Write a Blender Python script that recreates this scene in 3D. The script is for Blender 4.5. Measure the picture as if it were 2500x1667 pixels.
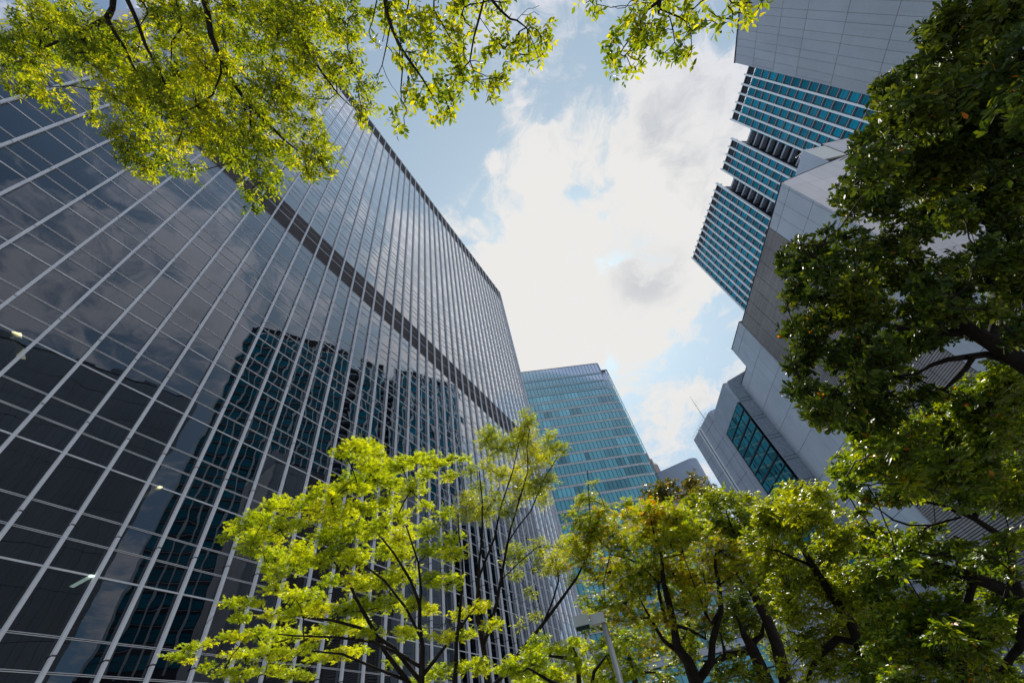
import bpy, math, random
import numpy as np
from mathutils import Matrix, Vector

for _o in list(bpy.data.objects):
    bpy.data.objects.remove(_o)
S = bpy.context.scene
COL = S.collection
random.seed(7)
RNG = np.random.default_rng(7)

# ------------------------------------------------------------------ camera
CAMZ = 1.6
R = np.array([[0.489894, -0.598873, -0.633526], [-0.855898, -0.468492, -0.218984], [-0.165658, 0.649512, -0.742086]])
FPX, CX, CY = 990.0, 1250.0, 833.5
cam = bpy.data.cameras.new('camera')
cam.sensor_width = 36.0
cam.lens = FPX / 2500.0 * 36.0
cam.clip_start = 0.05
cam.clip_end = 6000
camo = bpy.data.objects.new('camera', cam)
m = Matrix(R.tolist()).to_4x4()
m.translation = Vector((0, 0, CAMZ))
camo.matrix_world = m
COL.objects.link(camo)
S.camera = camo

# ------------------------------------------------------------------ sun and sky
SUN = np.array([0.634, 0.040, 0.772]); SUN /= np.linalg.norm(SUN)
sun = bpy.data.lights.new('sun', 'SUN')
sun.energy = 5.0
sun.angle = math.radians(0.5)
sun.color = (1.0, 0.95, 0.86)
suno = bpy.data.objects.new('sun', sun)
suno.rotation_euler = Vector(SUN.tolist()).to_track_quat('Z', 'Y').to_euler()
suno.location = (0, 0, 300)
COL.objects.link(suno)

SKY_STRENGTH = 0.12
world = bpy.data.worlds.new('World')
S.world = world
world.use_nodes = True
WN = world.node_tree
WN.nodes.clear()


class NT:
    """small helper to write node graphs"""
    def __init__(s, tree): s.t = tree
    def n(s, kind, ins=None, **props):
        nd = s.t.nodes.new(kind)
        for k, v in props.items(): setattr(nd, k, v)
        for k, v in (ins or {}).items():
            if isinstance(v, bpy.types.NodeSocket): s.t.links.new(v, nd.inputs[k])
            else: nd.inputs[k].default_value = v
        return nd
    def math(s, op, a, b=0.0, c=0.0, clamp=False):
        return s.n('ShaderNodeMath', {0: a, 1: b, 2: c}, operation=op, use_clamp=clamp).outputs[0]
    def smooth(s, x, lo, hi, a=0.0, b=1.0):
        return s.n('ShaderNodeMapRange', {'Value': x, 'From Min': lo, 'From Max': hi, 'To Min': a, 'To Max': b},
                   interpolation_type='SMOOTHSTEP').outputs[0]
    def mix(s, f, a, b, mode='MIX'):
        nd = s.n('ShaderNodeMix', None, data_type='RGBA', blend_type=mode)
        for i, v in ((0, f), (6, a), (7, b)):
            if isinstance(v, bpy.types.NodeSocket): s.t.links.new(v, nd.inputs[i])
            else: nd.inputs[i].default_value = v
        return nd.outputs[2]
    def noise(s, vec, scale, detail=6.0, rough=0.55, dist=0.0):
        ins = {'Scale': scale, 'Detail': detail, 'Roughness': rough, 'Distortion': dist}
        if vec is not None: ins['Vector'] = vec
        return s.n('ShaderNodeTexNoise', ins).outputs[0]


w = NT(WN)
tc = w.n('ShaderNodeTexCoord').outputs['Generated']
sep = w.n('ShaderNodeSeparateXYZ', {0: tc})
zz = w.math('ADD', w.math('MAXIMUM', sep.outputs[2], 0.0), 0.2)
qx = w.math('DIVIDE', sep.outputs[0], zz)
qy = w.math('DIVIDE', sep.outputs[1], zz)
q = w.n('ShaderNodeCombineXYZ', {0: qx, 1: qy, 2: 0.0}).outputs[0]
warpn = w.n('ShaderNodeTexNoise', {'Vector': q, 'Scale': 5.0, 'Detail': 5.0}).outputs[1]
qd = w.n('ShaderNodeVectorMath', {0: warpn, 1: (0.5, 0.5, 0.5)}, operation='SUBTRACT').outputs[0]
qw = w.n('ShaderNodeVectorMath', {0: qd, 1: (0.22, 0.22, 0.0), 2: q}, operation='MULTIPLY_ADD').outputs[0]


def blob(x, y, r, amt, stretch=None):
    v = w.n('ShaderNodeVectorMath', {0: qw, 1: (x, y, 0.0)}, operation='SUBTRACT').outputs[0]
    if stretch:
        v = w.n('ShaderNodeVectorMath', {0: v, 1: stretch}, operation='MULTIPLY').outputs[0]
    d = w.n('ShaderNodeVectorMath', {0: v}, operation='LENGTH').outputs[1]
    return w.smooth(d, r, 0.0, 0.0, amt)


acc = 0.0
for b in ((0.70, 0.09, 0.34, 0.62), (0.84, 0.30, 0.25, 0.45), (0.52, -0.16, 0.15, 0.36), (0.60, -0.30, 0.22, 0.40),
          (0.42, -0.33, 0.16, 0.34), (0.355, -0.05, 0.075, 0.75), (0.40, -0.10, 0.05, -0.35), (0.30, 0.04, 0.06, 0.36), (0.33, -0.27, 0.10, 0.26), (0.46, 0.03, 0.10, 0.16),
          (1.25, -0.05, 0.25, 0.35), (0.55, 0.12, 0.16, 0.22), (0.75, -0.12, 0.22, 0.30),
          (0.14, 0.05, 0.24, -0.22), (0.24, 0.24, 0.22, -0.22), (0.25, -0.17, 0.11, -0.2), (0.425, -0.085, 0.055, -0.26),
          (0.36, 0.12, 0.12, -0.15), (1.0, -0.13, 0.13, -0.34), (0.42, 0.17, 0.26, 0.34), (-0.5, 0.1, 0.5, 0.35), (-1.2, -0.4, 0.8, 0.4), (-1.0, 0.9, 0.7, 0.3), (0.33, 0.10, 0.10, -0.10), (0.42, -0.01, 0.05, 0.1),  # large negative-x blobs: unseen clouds behind the camera, added to brighten the walls
          (0.1, -0.75, 0.35, 0.2), (0.7, -0.9, 0.4, 0.25), (-0.3, -0.5, 0.3, 0.15), (0.9, -0.55, 0.3, -0.1), (0.05, -0.40, 0.18, -0.12), (0.45, -0.33, 0.22, 0.3), (0.75, -0.38, 0.3, 0.35), (0.08, -0.72, 0.22, 0.15), (0.20, -0.17, 0.12, -0.15)):
    acc = w.math('ADD', blob(*b), acc)
n1 = w.noise(qw, 3.6, 12.0, 0.60)
n2 = w.noise(qw, 12.0, 10.0, 0.66)
dens = w.math('ADD', w.math('MULTIPLY_ADD', w.math('SUBTRACT', n2, 0.5), 1.45, acc), w.math('MULTIPLY', w.math('SUBTRACT', n1, 0.5), 2.0))
cover = w.smooth(dens, -0.12, 0.32)
thick = w.smooth(dens, 0.18, 0.75)
sund = w.n('ShaderNodeVectorMath', {0: tc, 1: SUN.tolist()}, operation='DOT_PRODUCT').outputs[1]
near = w.smooth(sund, 0.72, 0.97)
grey = blob(0.71, -0.125, 0.13, 1.0)
shade = w.math('SUBTRACT', w.smooth(w.noise(qw, 7.0, 9.0, 0.62), 0.40, 0.70, 0.0, 0.52), w.math('MULTIPLY', w.smooth(sund, 0.925, 0.985), 0.85), clamp=True)
shade = w.math('MAXIMUM', w.math('MULTIPLY', shade, thick), w.math('MULTIPLY', grey, w.smooth(n2, 0.34, 0.62, 0.05, 0.42)))
K = 1.0 / SKY_STRENGTH
litc = w.mix(near, (0.69 * K, 0.72 * K, 0.83 * K, 1), (0.84 * K, 0.83 * K, 0.81 * K, 1))
cloudc = w.mix(shade, litc, (0.32 * K, 0.37 * K, 0.47 * K, 1))
nish = w.n('ShaderNodeTexSky', sky_type='NISHITA', sun_disc=False,
           sun_elevation=math.asin(SUN[2]), sun_rotation=math.atan2(SUN[0], SUN[1]),
           altitude=50.0, air_density=1.0, dust_density=1.6, ozone_density=1.4).outputs[0]
nish = w.mix(1.0, nish, (0.74, 1.0, 1.12, 1), 'MULTIPLY')
haze = w.mix(w.smooth(sund, 0.35, 1.0, 0.14, 0.72), nish, (0.50 * K, 0.62 * K, 0.71 * K, 1))
final = w.mix(cover, haze, cloudc)
bg = w.n('ShaderNodeBackground', {'Color': final, 'Strength': SKY_STRENGTH})
WN.links.new(bg.outputs[0], w.n('ShaderNodeOutputWorld').inputs[0])

S.view_settings.view_transform = 'Standard'
S.view_settings.look = 'None'
S.view_settings.exposure = 0.0
S.view_settings.gamma = 1.0
S.cycles.use_denoising = True
S.cycles.max_bounces = 8
S.cycles.diffuse_bounces = 3
S.cycles.glossy_bounces = 4
S.cycles.transmission_bounces = 4
S.cycles.transparent_max_bounces = 8
S.cycles.sample_clamp_indirect = 6.0


# ------------------------------------------------------------------ helpers
def ray(px, py):
    v = np.array([px - CX, -(py - CY), -FPX])
    return R @ v


def at(px, py, depth):
    """world point seen in direction (px, py), depth metres along the view axis"""
    return np.array([0, 0, CAMZ]) + ray(px, py) * (depth / FPX)


def tag(o, label=None, cat=None, group=None, kind=None):
    if label: o['label'] = label
    if cat: o['category'] = cat
    if group: o['group'] = group
    if kind: o['kind'] = kind
    return o


def empty(name, loc=(0, 0, 0), az=0.0):
    o = bpy.data.objects.new(name, None)
    o.location = loc
    o.rotation_euler = (0, 0, math.radians(az))
    o.empty_display_size = 1
    COL.objects.link(o)
    return o


BOXF = ((0, 3, 2, 1), (4, 5, 6, 7), (0, 1, 5, 4), (1, 2, 6, 5), (2, 3, 7, 6), (3, 0, 4, 7))


class MB:
    def __init__(s): s.v = []; s.f = []; s.m = []; s.c = None
    def box(s, x0, x1, y0, y1, z0, z1, mi=0):
        b = len(s.v)
        s.v += [(x0, y0, z0), (x1, y0, z0), (x1, y1, z0), (x0, y1, z0), (x0, y0, z1), (x1, y0, z1), (x1, y1, z1), (x0, y1, z1)]
        s.f += [tuple(b + i for i in f) for f in BOXF]; s.m += [mi] * 6
    def quad(s, a, b, c, d, mi=0):
        n = len(s.v); s.v += [a, b, c, d]; s.f.append((n, n + 1, n + 2, n + 3)); s.m.append(mi)
    def prism(s, pts, y0, y1, mi=0):
        """pts = outline in (x, z); extruded from y0 to y1"""
        n = len(s.v); k = len(pts)
        s.v += [(p[0], y0, p[1]) for p in pts] + [(p[0], y1, p[1]) for p in pts]
        s.f.append(tuple(range(n, n + k))); s.f.append(tuple(range(n + 2 * k - 1, n + k - 1, -1)))
        for i in range(k):
            j = (i + 1) % k
            s.f.append((n + i, n + j, n + k + j, n + k + i)[::-1])
        s.m += [mi] * (k + 2)
    def plan(s, pts, z0, z1, mi=0):
        """pts = outline in (x, y); extruded up"""
        n = len(s.v); k = len(pts)
        s.v += [(p[0], p[1], z0) for p in pts] + [(p[0], p[1], z1) for p in pts]
        s.f.append(tuple(range(n + k - 1, n - 1, -1))); s.f.append(tuple(range(n + k, n + 2 * k)))
        for i in range(k):
            j = (i + 1) % k
            s.f.append((n + i, n + j, n + k + j, n + k + i))
        s.m += [mi] * (k + 2)
    def tube(s, pts, rad, sides=6, mi=0):
        pts = [np.asarray(p, float) for p in pts]
        if not hasattr(rad, '__len__'): rad = [rad] * len(pts)
        n0 = len(s.v)
        for i, p in enumerate(pts):
            t = pts[min(i + 1, len(pts) - 1)] - pts[max(i - 1, 0)]
            t = t / (np.linalg.norm(t) + 1e-9)
            a = np.cross(t, (0.31, 0.17, 0.93)); a /= np.linalg.norm(a) + 1e-9
            b = np.cross(t, a)
            for k in range(sides):
                an = 2 * math.pi * k / sides
                s.v.append(tuple(p + (a * math.cos(an) + b * math.sin(an)) * rad[i]))
        for i in range(len(pts) - 1):
            for k in range(sides):
                k2 = (k + 1) % sides
                s.f.append((n0 + i * sides + k, n0 + i * sides + k2, n0 + (i + 1) * sides + k2, n0 + (i + 1) * sides + k)); s.m.append(mi)
        s.f.append(tuple(n0 + k for k in range(sides))[::-1]); s.m.append(mi)
        e = n0 + (len(pts) - 1) * sides
        s.f.append(tuple(e + k for k in range(sides))); s.m.append(mi)
    def build(s, name, mats, parent=None, smooth=False):
        me = bpy.data.meshes.new(name)
        me.from_pydata([tuple(map(float, p)) for p in s.v], [], s.f)
        if not isinstance(mats, (list, tuple)): mats = [mats]
        for mt in mats: me.materials.append(mt)
        if len(mats) > 1: me.polygons.foreach_set('material_index', s.m)
        if smooth: me.polygons.foreach_set('use_smooth', [True] * len(me.polygons))
        me.update()
        o = bpy.data.objects.new(name, me)
        COL.objects.link(o)
        if parent: o.parent = parent
        return o


# ------------------------------------------------------------------ materials
def mat(name):
    mt = bpy.data.materials.new(name); mt.use_nodes = True
    mt.node_tree.nodes.clear()
    return mt, NT(mt.node_tree)


def out(n, sh):
    n.t.links.new(sh, n.n('ShaderNodeOutputMaterial').inputs[0])


def plain(name, col, rough=0.5, metal=0.0, var=0.08, scale=0.6, spec=0.5, stain=0.0, bump=0.0, island=0.0):
    """painted, stone or metal surface with faint uneven weathering"""
    mt, n = mat(name)
    oc = n.n('ShaderNodeTexCoord').outputs['Object']
    nz = n.noise(oc, scale, 8.0, 0.6)
    nz2 = n.noise(oc, scale * 14, 4.0, 0.6)
    f = n.math('MULTIPLY_ADD', nz, 0.7, n.math('MULTIPLY', nz2, 0.3))
    lo = tuple(c * (1 - var * 1.5) for c in col) + (1,)
    hi = tuple(min(1, c * (1 + var * 1.5)) for c in col) + (1,)
    c = n.mix(n.smooth(f, 0.3, 0.7), lo, hi)
    if stain:
        mp = n.n('ShaderNodeMapping', {'Vector': oc, 'Scale': (1.6, 1.6, 0.06)}).outputs[0]
        st = n.smooth(n.noise(mp, 1.4, 6.0, 0.65), 0.48, 0.78, 0.0, stain)
        c = n.mix(st, c, tuple(x * 0.45 for x in col) + (1,))
    if island:
        ri = n.n('ShaderNodeNewGeometry').outputs['Random Per Island']
        c = n.mix(1.0, c, n.mix(ri, (1 - island,) * 3 + (1,), (1.0, 1.0, 1.0, 1)), 'MULTIPLY')
    ins = {'Base Color': c, 'Roughness': n.smooth(nz2, 0.2, 0.8, rough * 0.85, min(1, rough * 1.15)), 'Metallic': metal, 'Specular IOR Level': spec}
    if bump:
        ins['Normal'] = n.n('ShaderNodeBump', {'Strength': bump, 'Distance': 0.02, 'Height': nz2}).outputs[0]
    out(n, n.n('ShaderNodeBsdfPrincipled', ins).outputs[0])
    return mt


def glassy(name, col, ior=1.6, rough=0.01, warp=0.02, wscale=0.5, trans=None, var=0.0, coat=1.0, gcol=(0.93, 0.96, 1)):
    """facade glass; trans = tint seen through it, otherwise opaque tinted body behind the reflection"""
    mt, n = mat(name)
    oc = n.n('ShaderNodeTexCoord').outputs['Object']
    bp = n.n('ShaderNodeBump', {'Strength': 1.0, 'Distance': warp, 'Height': n.noise(oc, wscale, 1.5, 0.4)}).outputs[0]
    fr = n.n('ShaderNodeFresnel', {'IOR': ior, 'Normal': bp}).outputs[0]
    if coat != 1.0: fr = n.n('ShaderNodeMapRange', {'Value': fr, 'From Min': 0.074, 'From Max': 0.26, 'To Min': 0.092, 'To Max': 0.88}).outputs[0]   # metal-coated solar glass
    gl = n.n('ShaderNodeBsdfGlossy', {'Color': gcol + (1,), 'Roughness': rough, 'Normal': bp}).outputs[0]
    if trans:
        body = n.n('ShaderNodeBsdfTransparent', {'Color': trans + (1,)}).outputs[0]
    else:
        c = col + (1,)
        if var:
            at_ = n.n('ShaderNodeAttribute', attribute_name='tint').outputs['Fac']
            c = n.mix(at_, tuple(x * (1 - var) for x in col) + (1,), tuple(min(1, x * (1 + var)) for x in col) + (1,))
        body = n.n('ShaderNodeBsdfDiffuse', {'Color': c}).outputs[0]
    out(n, n.n('ShaderNodeMixShader', {0: fr, 1: body, 2: gl}).outputs[0])
    return mt


def emitter(name, col, s):
    mt, n = mat(name)
    out(n, n.n('ShaderNodeEmission', {'Color': col + (1,), 'Strength': s}).outputs[0])
    return mt


M = dict(
    alu=plain('brushed_aluminium', (0.84, 0.85, 0.90), 0.5, 0.0, 0.05, 0.8, stain=0.12),
    aludark=plain('dark_aluminium', (0.12, 0.12, 0.13), 0.45, 0.3),
    dark=plain('dark_interior', (0.018, 0.018, 0.02), 0.8, spec=0.1),
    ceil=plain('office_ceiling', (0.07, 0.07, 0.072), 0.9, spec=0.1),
    louvre=plain('grey_louvre', (0.10, 0.088, 0.092), 0.6, 0.1, 0.1),
    blind=plain('window_blind', (0.42, 0.42, 0.40), 0.7),
    glassL=glassy('smoked_glass', (0.006, 0.007, 0.009), 1.75, 0.004, 0.008, 0.55, coat=1.75),
    glassV=glassy('smoked_clear_glass', (0, 0, 0), 1.75, 0.004, 0.008, 0.55, trans=(0.15, 0.16, 0.17), coat=1.75),
    panel=plain('pale_grey_panel', (0.60, 0.665, 0.745), 0.38, 0.0, 0.05, 0.25, stain=0.18, island=0.09),
    panel2=plain('warm_grey_panel', (0.72, 0.665, 0.66), 0.45, 0.0, 0.04, 0.25, stain=0.12, island=0.09),
    panelbeige=plain('beige_panel', (0.76, 0.73, 0.66), 0.45, 0.0, 0.03, 0.25),
    joint=plain('dark_joint', (0.05, 0.055, 0.065), 0.8, spec=0.1),
    corr=plain('brown_grey_corrugation', (0.42, 0.385, 0.37), 0.45, 0.2, 0.15, 0.12, stain=0.2, island=0.2),
    granite=plain('dark_granite', (0.25, 0.30, 0.36), 0.3, 0.0, 0.15, 1.5, stain=0.15),
    slate=plain('slate_grey_panel', (0.42, 0.47, 0.55), 0.35, 0.0, 0.08, 0.3, stain=0.1),
    white=plain('white_metal', (0.90, 0.96, 1.0), 0.35, 0.0, 0.03),
    navy=plain('dark_spandrel', (0.035, 0.035, 0.05), 0.4, 0.0, 0.1),
    tealT=glassy('deep_teal_glass', (0.003, 0.27, 0.38), 1.32, 0.01, 0.01, 0.4, var=0.35),
    tealC=glassy('bright_teal_glass', (0.19, 0.53, 0.61), 1.42, 0.16, 0.004, 0.3, var=0.45),
    tealD=glassy('dark_teal_glass', (0.008, 0.05, 0.06), 1.33, 0.01, 0.01, 0.4, trans=(0.22, 0.48, 0.52), gcol=(0.14, 0.36, 0.40)),
    tealdark=plain('dark_teal_room', (0.010, 0.05, 0.06), 0.8, spec=0.1),
    greyband=plain('grey_band_panel', (0.66, 0.70, 0.70), 0.4, 0.0, 0.08),
    screen=glassy('screen_glass', (0, 0, 0), 1.4, 0.02, 0.01, 0.5, trans=(0.55, 0.80, 0.86)),
    paleblue=plain('pale_blue_wall', (0.46, 0.54, 0.66), 0.5, 0.0, 0.03, 0.05),
    brownb=plain('pinkish_brown_wall', (0.42, 0.34, 0.32), 0.6, 0.0, 0.06, 0.1),
    lampw=plain('lamp_grey_paint', (0.50, 0.53, 0.52), 0.4),
    steel=plain('galvanised_steel', (0.52, 0.54, 0.57), 0.35, 0.5),
    pave=plain('granite_paving', (0.24, 0.23, 0.22), 0.75, 0.0, 0.12, 0.7, bump=0.2),
    tube=emitter('fluorescent_tube', (0.75, 1.0, 0.85), 1.5),
    tubey=emitter('warm_fluorescent_tube', (1.0, 0.95, 0.55), 1.2),
)


def add_tint(o, vals):
    """one random value per face, carried as a face attribute"""
    a = o.data.attributes.new('tint', 'FLOAT', 'FACE')
    a.data.foreach_set('value', vals)


def largest(cands, n=100):
    """cands: (area-in-picture, item); the n largest first"""
    cands.sort(key=lambda c: -c[0])
    return [c[1] for c in cands[:n]], [c[1] for c in cands[n:]]


def pic_area(pw):
    """projected area, in picture pixels, of a world quad; 0 when outside"""
    P = []
    for p in pw:
        v = R.T @ (np.asarray(p) - np.array([0, 0, CAMZ]))
        if v[2] > -0.1: return 0.0
        P.append((CX + FPX * v[0] / -v[2], CY - FPX * v[1] / -v[2]))
    cx = sum(p[0] for p in P) / 4; cy = sum(p[1] for p in P) / 4
    if not (-60 < cx < 2560 and -60 < cy < 1727): return 0.0
    a = 0
    for i in range(4):
        x0, y0 = P[i]; x1, y1 = P[(i + 1) % 4]
        a += x0 * y1 - x1 * y0
    return abs(a) / 2


def local_to_world(o, p):
    a = o.rotation_euler[2]; c, s = math.cos(a), math.sin(a)
    return (o.location[0] + c * p[0] - s * p[1], o.location[1] + s * p[0] + c * p[1], o.location[2] + p[2])


# ------------------------------------------------------------------ ground
g = MB(); g.quad((-400, -500, 0), (1500, -500, 0), (1500, 700, 0), (-400, 700, 0))
tag(g.build('ground', M['pave']), 'paved plaza between the towers', None, None, 'structure')

# ------------------------------------------------------------------ dark glass slab on the left
TB = empty('office_tower', (0, 21.5, 0))
tag(TB, 'long dark smoked-glass office slab with close vertical aluminium fins, filling the left side', 'office building')
PITCH, SP, FX0 = 4.0, 1.615, 1.017
XL, XR, ZT = -9.87, 61.9, 97.0
FD = 0.21     # fins stand this far proud of the glass (towards -Y)
single = [8.41 + CAMZ + PITCH * k for k in range(-2, 22)]
fins = [FX0 + SP * k for k in range(-6, 38)]
b = MB()
b.box(XL, XR, 12.0, 40.0, 0, ZT - 0.6)
b.box(XL, XR, 0.25, 12.0, ZT - 1.6, ZT - 0.6)
b.box(XL, XL + 0.3, 0.12, 12.0, 0, ZT - 1.6); b.box(XR - 0.3, XR, 0.12, 12.0, 0, ZT - 1.6)
b.build('core', M['dark'], TB)
for i, x in enumerate(fins):
    f = MB()
    z0 = 0.0
    for k in range(-2, 23):
        zj = 5.87 + CAMZ + PITCH * k
        z1 = min(zj - 0.03, 95.9)
        f.box(x - 0.060, x + 0.060, -FD, -0.035, z0, z1, 0)
        z0 = zj + 0.03
        if z1 >= 95.9: break
    f.box(x - 0.048, x + 0.048, -FD + 0.03, -0.036, 0, 95.8, 1)
    f.build('fin', [M['alu'], M['aludark']], TB)
panes, tr = [], []
xs = [XL] + fins + [XR]


def transom_row(z, double, name):
    t = MB()
    if double:
        t.box(XL, XR, -0.026, -0.004, z + 0.018, z + 0.034, 0)
        t.box(XL, XR, -0.026, -0.004, z - 0.034, z - 0.018, 0)
        t.box(XL, XR, -0.012, -0.003, z - 0.018, z + 0.018, 1)
    else:
        t.box(XL, XR, -0.030, -0.004, z - 0.030, z + 0.030, 0)
    t.build(name, [M['alu'], M['aludark']], TB)


for s_ in single:
    louv = abs(s_ - (40.41 + CAMZ)) < 0.1
    rows = [(s_ - 1.98, s_, 'v'), (s_ - 2.96, s_ - 1.98, 's'), (s_ - 4.0, s_ - 2.96, 's')]
    if s_ - 4.0 < 0: rows = rows[:2]
    if s_ < 97:
        transom_row(s_, False, 'transom')
        if s_ - 1.98 > 0: transom_row(s_ - 1.98, True, 'spandrel_rail')
        if s_ - 2.96 > 0: transom_row(s_ - 2.96, True, 'spandrel_rail')
    for z0, z1, kind in rows:
        z0 = max(z0, 0.1)
        if z1 > ZT: continue
        if (louv and kind == 'v') or (abs(z0 - (40.41 + CAMZ)) < 0.1): continue
        if 89.3 + CAMZ < (z0 + z1) / 2 < 94.4 + CAMZ and True: kind = 'L'
        for j in range(len(xs) - 1):
            if kind != 'L': panes.append((xs[j], xs[j + 1], z0, z1, kind))
# mechanical louvre band and the louvre strip under the roof
for (z0, z1) in ((38.43 + CAMZ, 40.38 + CAMZ), (40.46 + CAMZ, 41.47 + CAMZ), (41.5 + CAMZ, 42.4 + CAMZ), (90.0 + CAMZ, 91.7 + CAMZ), (91.9 + CAMZ, 93.6 + CAMZ)):
    l = MB(); z = z0
    while z < z1 - 0.05:
        l.box(XL, XR, -0.03, 0.02, z, min(z + 0.09, z1)); z += 0.15
    l.box(XL, XR, 0.05, 0.07, z0, z1)
    l.build('louvre_band', M['louvre'], TB)
pb = MB(); pb.box(XL, XR, -0.05, 0.0, 93.7 + CAMZ, ZT - 1.5); pb.build('parapet_glass', M['glassL'], TB)
cp = MB(); cp.box(XL - 0.1, XR + 0.1, -0.12, 0.5, ZT - 1.48, ZT - 1.25); cp.build('roof_coping', M['alu'], TB)
cc = MB(); cc.box(XL - 0.45, XL - 0.02, -0.35, 0.5, 0, ZT - 1.5); cc.box(XL - 0.75, XL - 0.46, -0.15, 0.6, 0, ZT - 1.7)
cc.build('corner_column', M['alu'], TB)
ec = MB(); ec.box(XR + 0.02, XR + 0.22, -0.25, 0.4, 0, ZT - 1.3); ec.build('corner_column', M['alu'], TB)


def pane_mesh(mb, it):
    x0, x1, z0, z1, kind = it
    cx_, cz_ = (x0 + x1) / 2, (z0 + z1) / 2
    r = random.Random(round(cx_ * 91 + cz_ * 17, 2))
    ax, az_ = r.gauss(0, 0.0013), r.gauss(0, 0.0013)
    def p(x, z): return (x, -0.001 + (x - cx_) * ax + (z - cz_) * az_ + 0.004, z)
    mb.quad(p(x0, z0), p(x1, z0), p(x1, z1), p(x0, z1), 0 if kind == 'v' else 1)


cand = []
for it in panes:
    x0, x1, z0, z1, kind = it
    cand.append((pic_area([local_to_world(TB, p) for p in ((x0, 0, z0), (x1, 0, z0), (x1, 0, z1), (x0, 0, z1))]), it))
big, rest = largest(cand)
for it in big:
    mb = MB(); pane_mesh(mb, it)
    mb.build('window_pane' if it[4] == 'v' else 'spandrel_panel', [M['glassV'], M['glassL']], TB)
mb = MB()
for it in rest: pane_mesh(mb, it)
tag(mb.build('window_pane', [M['glassV'], M['glassL']], TB), kind='stuff')
# floors inside: ceilings, blinds, tubes
for s_ in single:
    if s_ < 3 or s_ > 95: continue
    fb = MB(); fb.box(XL + 0.35, XR - 0.35, 0.10, 11.9, s_ + 0.02, s_ + 1.95, 0)
    fb.build('floor_slab', M['ceil'], TB)
rb = random.Random(5)
for s_ in single[:12]:
    for j in range(len(xs) - 1):
        if rb.random() < (0.55 if s_ < 20 else 0.25):
            drop = rb.choice((1.0, 1.0, 0.85, 0.6, 0.35))
            bl = MB(); z = s_ - 0.03
            while z > s_ - 1.96 * drop:
                bl.box(xs[j] + 0.09, xs[j + 1] - 0.09, 0.10, 0.125, z - 0.035, z); z -= 0.055
            if xs[j] < 22 and s_ < 30: bl.build('window_blind', M['blind'], TB)


def ceiling_tube(px, py, s_, ln, az, mt, wd=0.07):
    r = ray(px, py); t = (s_ - 0.06 - CAMZ) / r[2]; p = r * t
    e = MB(); c, s = math.cos(math.radians(az)), math.sin(math.radians(az))
    x, y = p[0], p[1] - 21.5
    y = max(y, 0.5)
    q_ = [(x + c * u * ln / 2 - s * v * wd, y + s * u * ln / 2 + c * v * wd) for u, v in ((-1, -1), (1, -1), (1, 1), (-1, 1))]
    e.plan(q_, s_ - 0.05, s_ - 0.01)
    e.build('ceiling_light', mt, TB)


ceiling_tube(435, 1292, single[2], 1.3, 90, M['tube'])
ceiling_tube(515, 1117, single[3], 1.3, 90, M['tubey'])
ceiling_tube(45, 845, single[4], 1.6, 60, M['tubey'], 0.14)

# ------------------------------------------------------------------ panel-clad blocks on the right
def cladding(mb, us, zs, v0, v1, gap=0.03, zgap=0.03, mi=0):
    for i in range(len(us) - 1):
        for j in range(len(zs) - 1):
            mb.box(us[i] + gap / 2, us[i + 1] - gap / 2, v0, v1, zs[j] + zgap / 2, zs[j + 1] - zgap / 2, mi)


Z = CAMZ
W1 = empty('panel_building', (27.02, -31.49, 0), 14.5)
tag(W1, 'blank pale grey building clad in staggered metal panels, looming at the upper right corner', 'office building')
b = MB(); b.box(-70, -0.05, -30, -0.08, 0, 60.2 + Z); b.build('wall_core', M['joint'], W1)
zs = [60.27, 56.3, 52.3, 48.3, 43.0, 37.7, 32.4, 27.1, 21.8, 16.5, 11.2, 5.9, -1.5]
mb = MB()
for r_ in range(len(zs) - 1):
    off = (0.0, 0.62, 0.58, 0.1, 0.66, 0.2)[r_ % 6]
    u = 0.0; nxt = -1.0 + (0.72 if r_ % 2 else 0.0) - (0.0 if r_ % 2 else 0.02)
    edges = [0.0]; u = nxt; t = r_ % 2
    while u > -70:
        edges.append(u); u -= 0.74 if t else 0.98; t = 1 - t
    for a_, b_ in zip(edges[:-1], edges[1:]):
        mb.box(b_ + 0.012, a_ - 0.012, -0.06, 0.0, zs[r_ + 1] + Z + 0.03, zs[r_] + Z - 0.03)
mb.build('cladding', M['panel'], W1)
mb = MB(); mb.box(-70, 0.04, -0.6, 0.05, 60.27 + Z, 60.45 + Z); mb.build('roof_coping', M['joint'], W1)
e1 = MB(); cladding(e1, [0], [0], 0, 0); e1.box(-0.045, 0.0, -29, -0.09, 0, 60.2 + Z); e1.build('end_wall', M['panel'], W1)
for u, s1, h in ((-14, 2.2, 3.0), (-19, 3.0, 2.4), (-9, 2.4, 2.8), (-31, 4, 3.4)):
    mb = MB(); mb.box(u, u + s1, -6, -2.5, 60.45 + Z, 60.45 + Z + h); mb.box(u + 0.2, u + s1 - 0.2, -5.8, -2.7, 60.45 + Z + h, 60.6 + Z + h)
    mb.build('roof_unit', M['slate'], W1)

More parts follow.
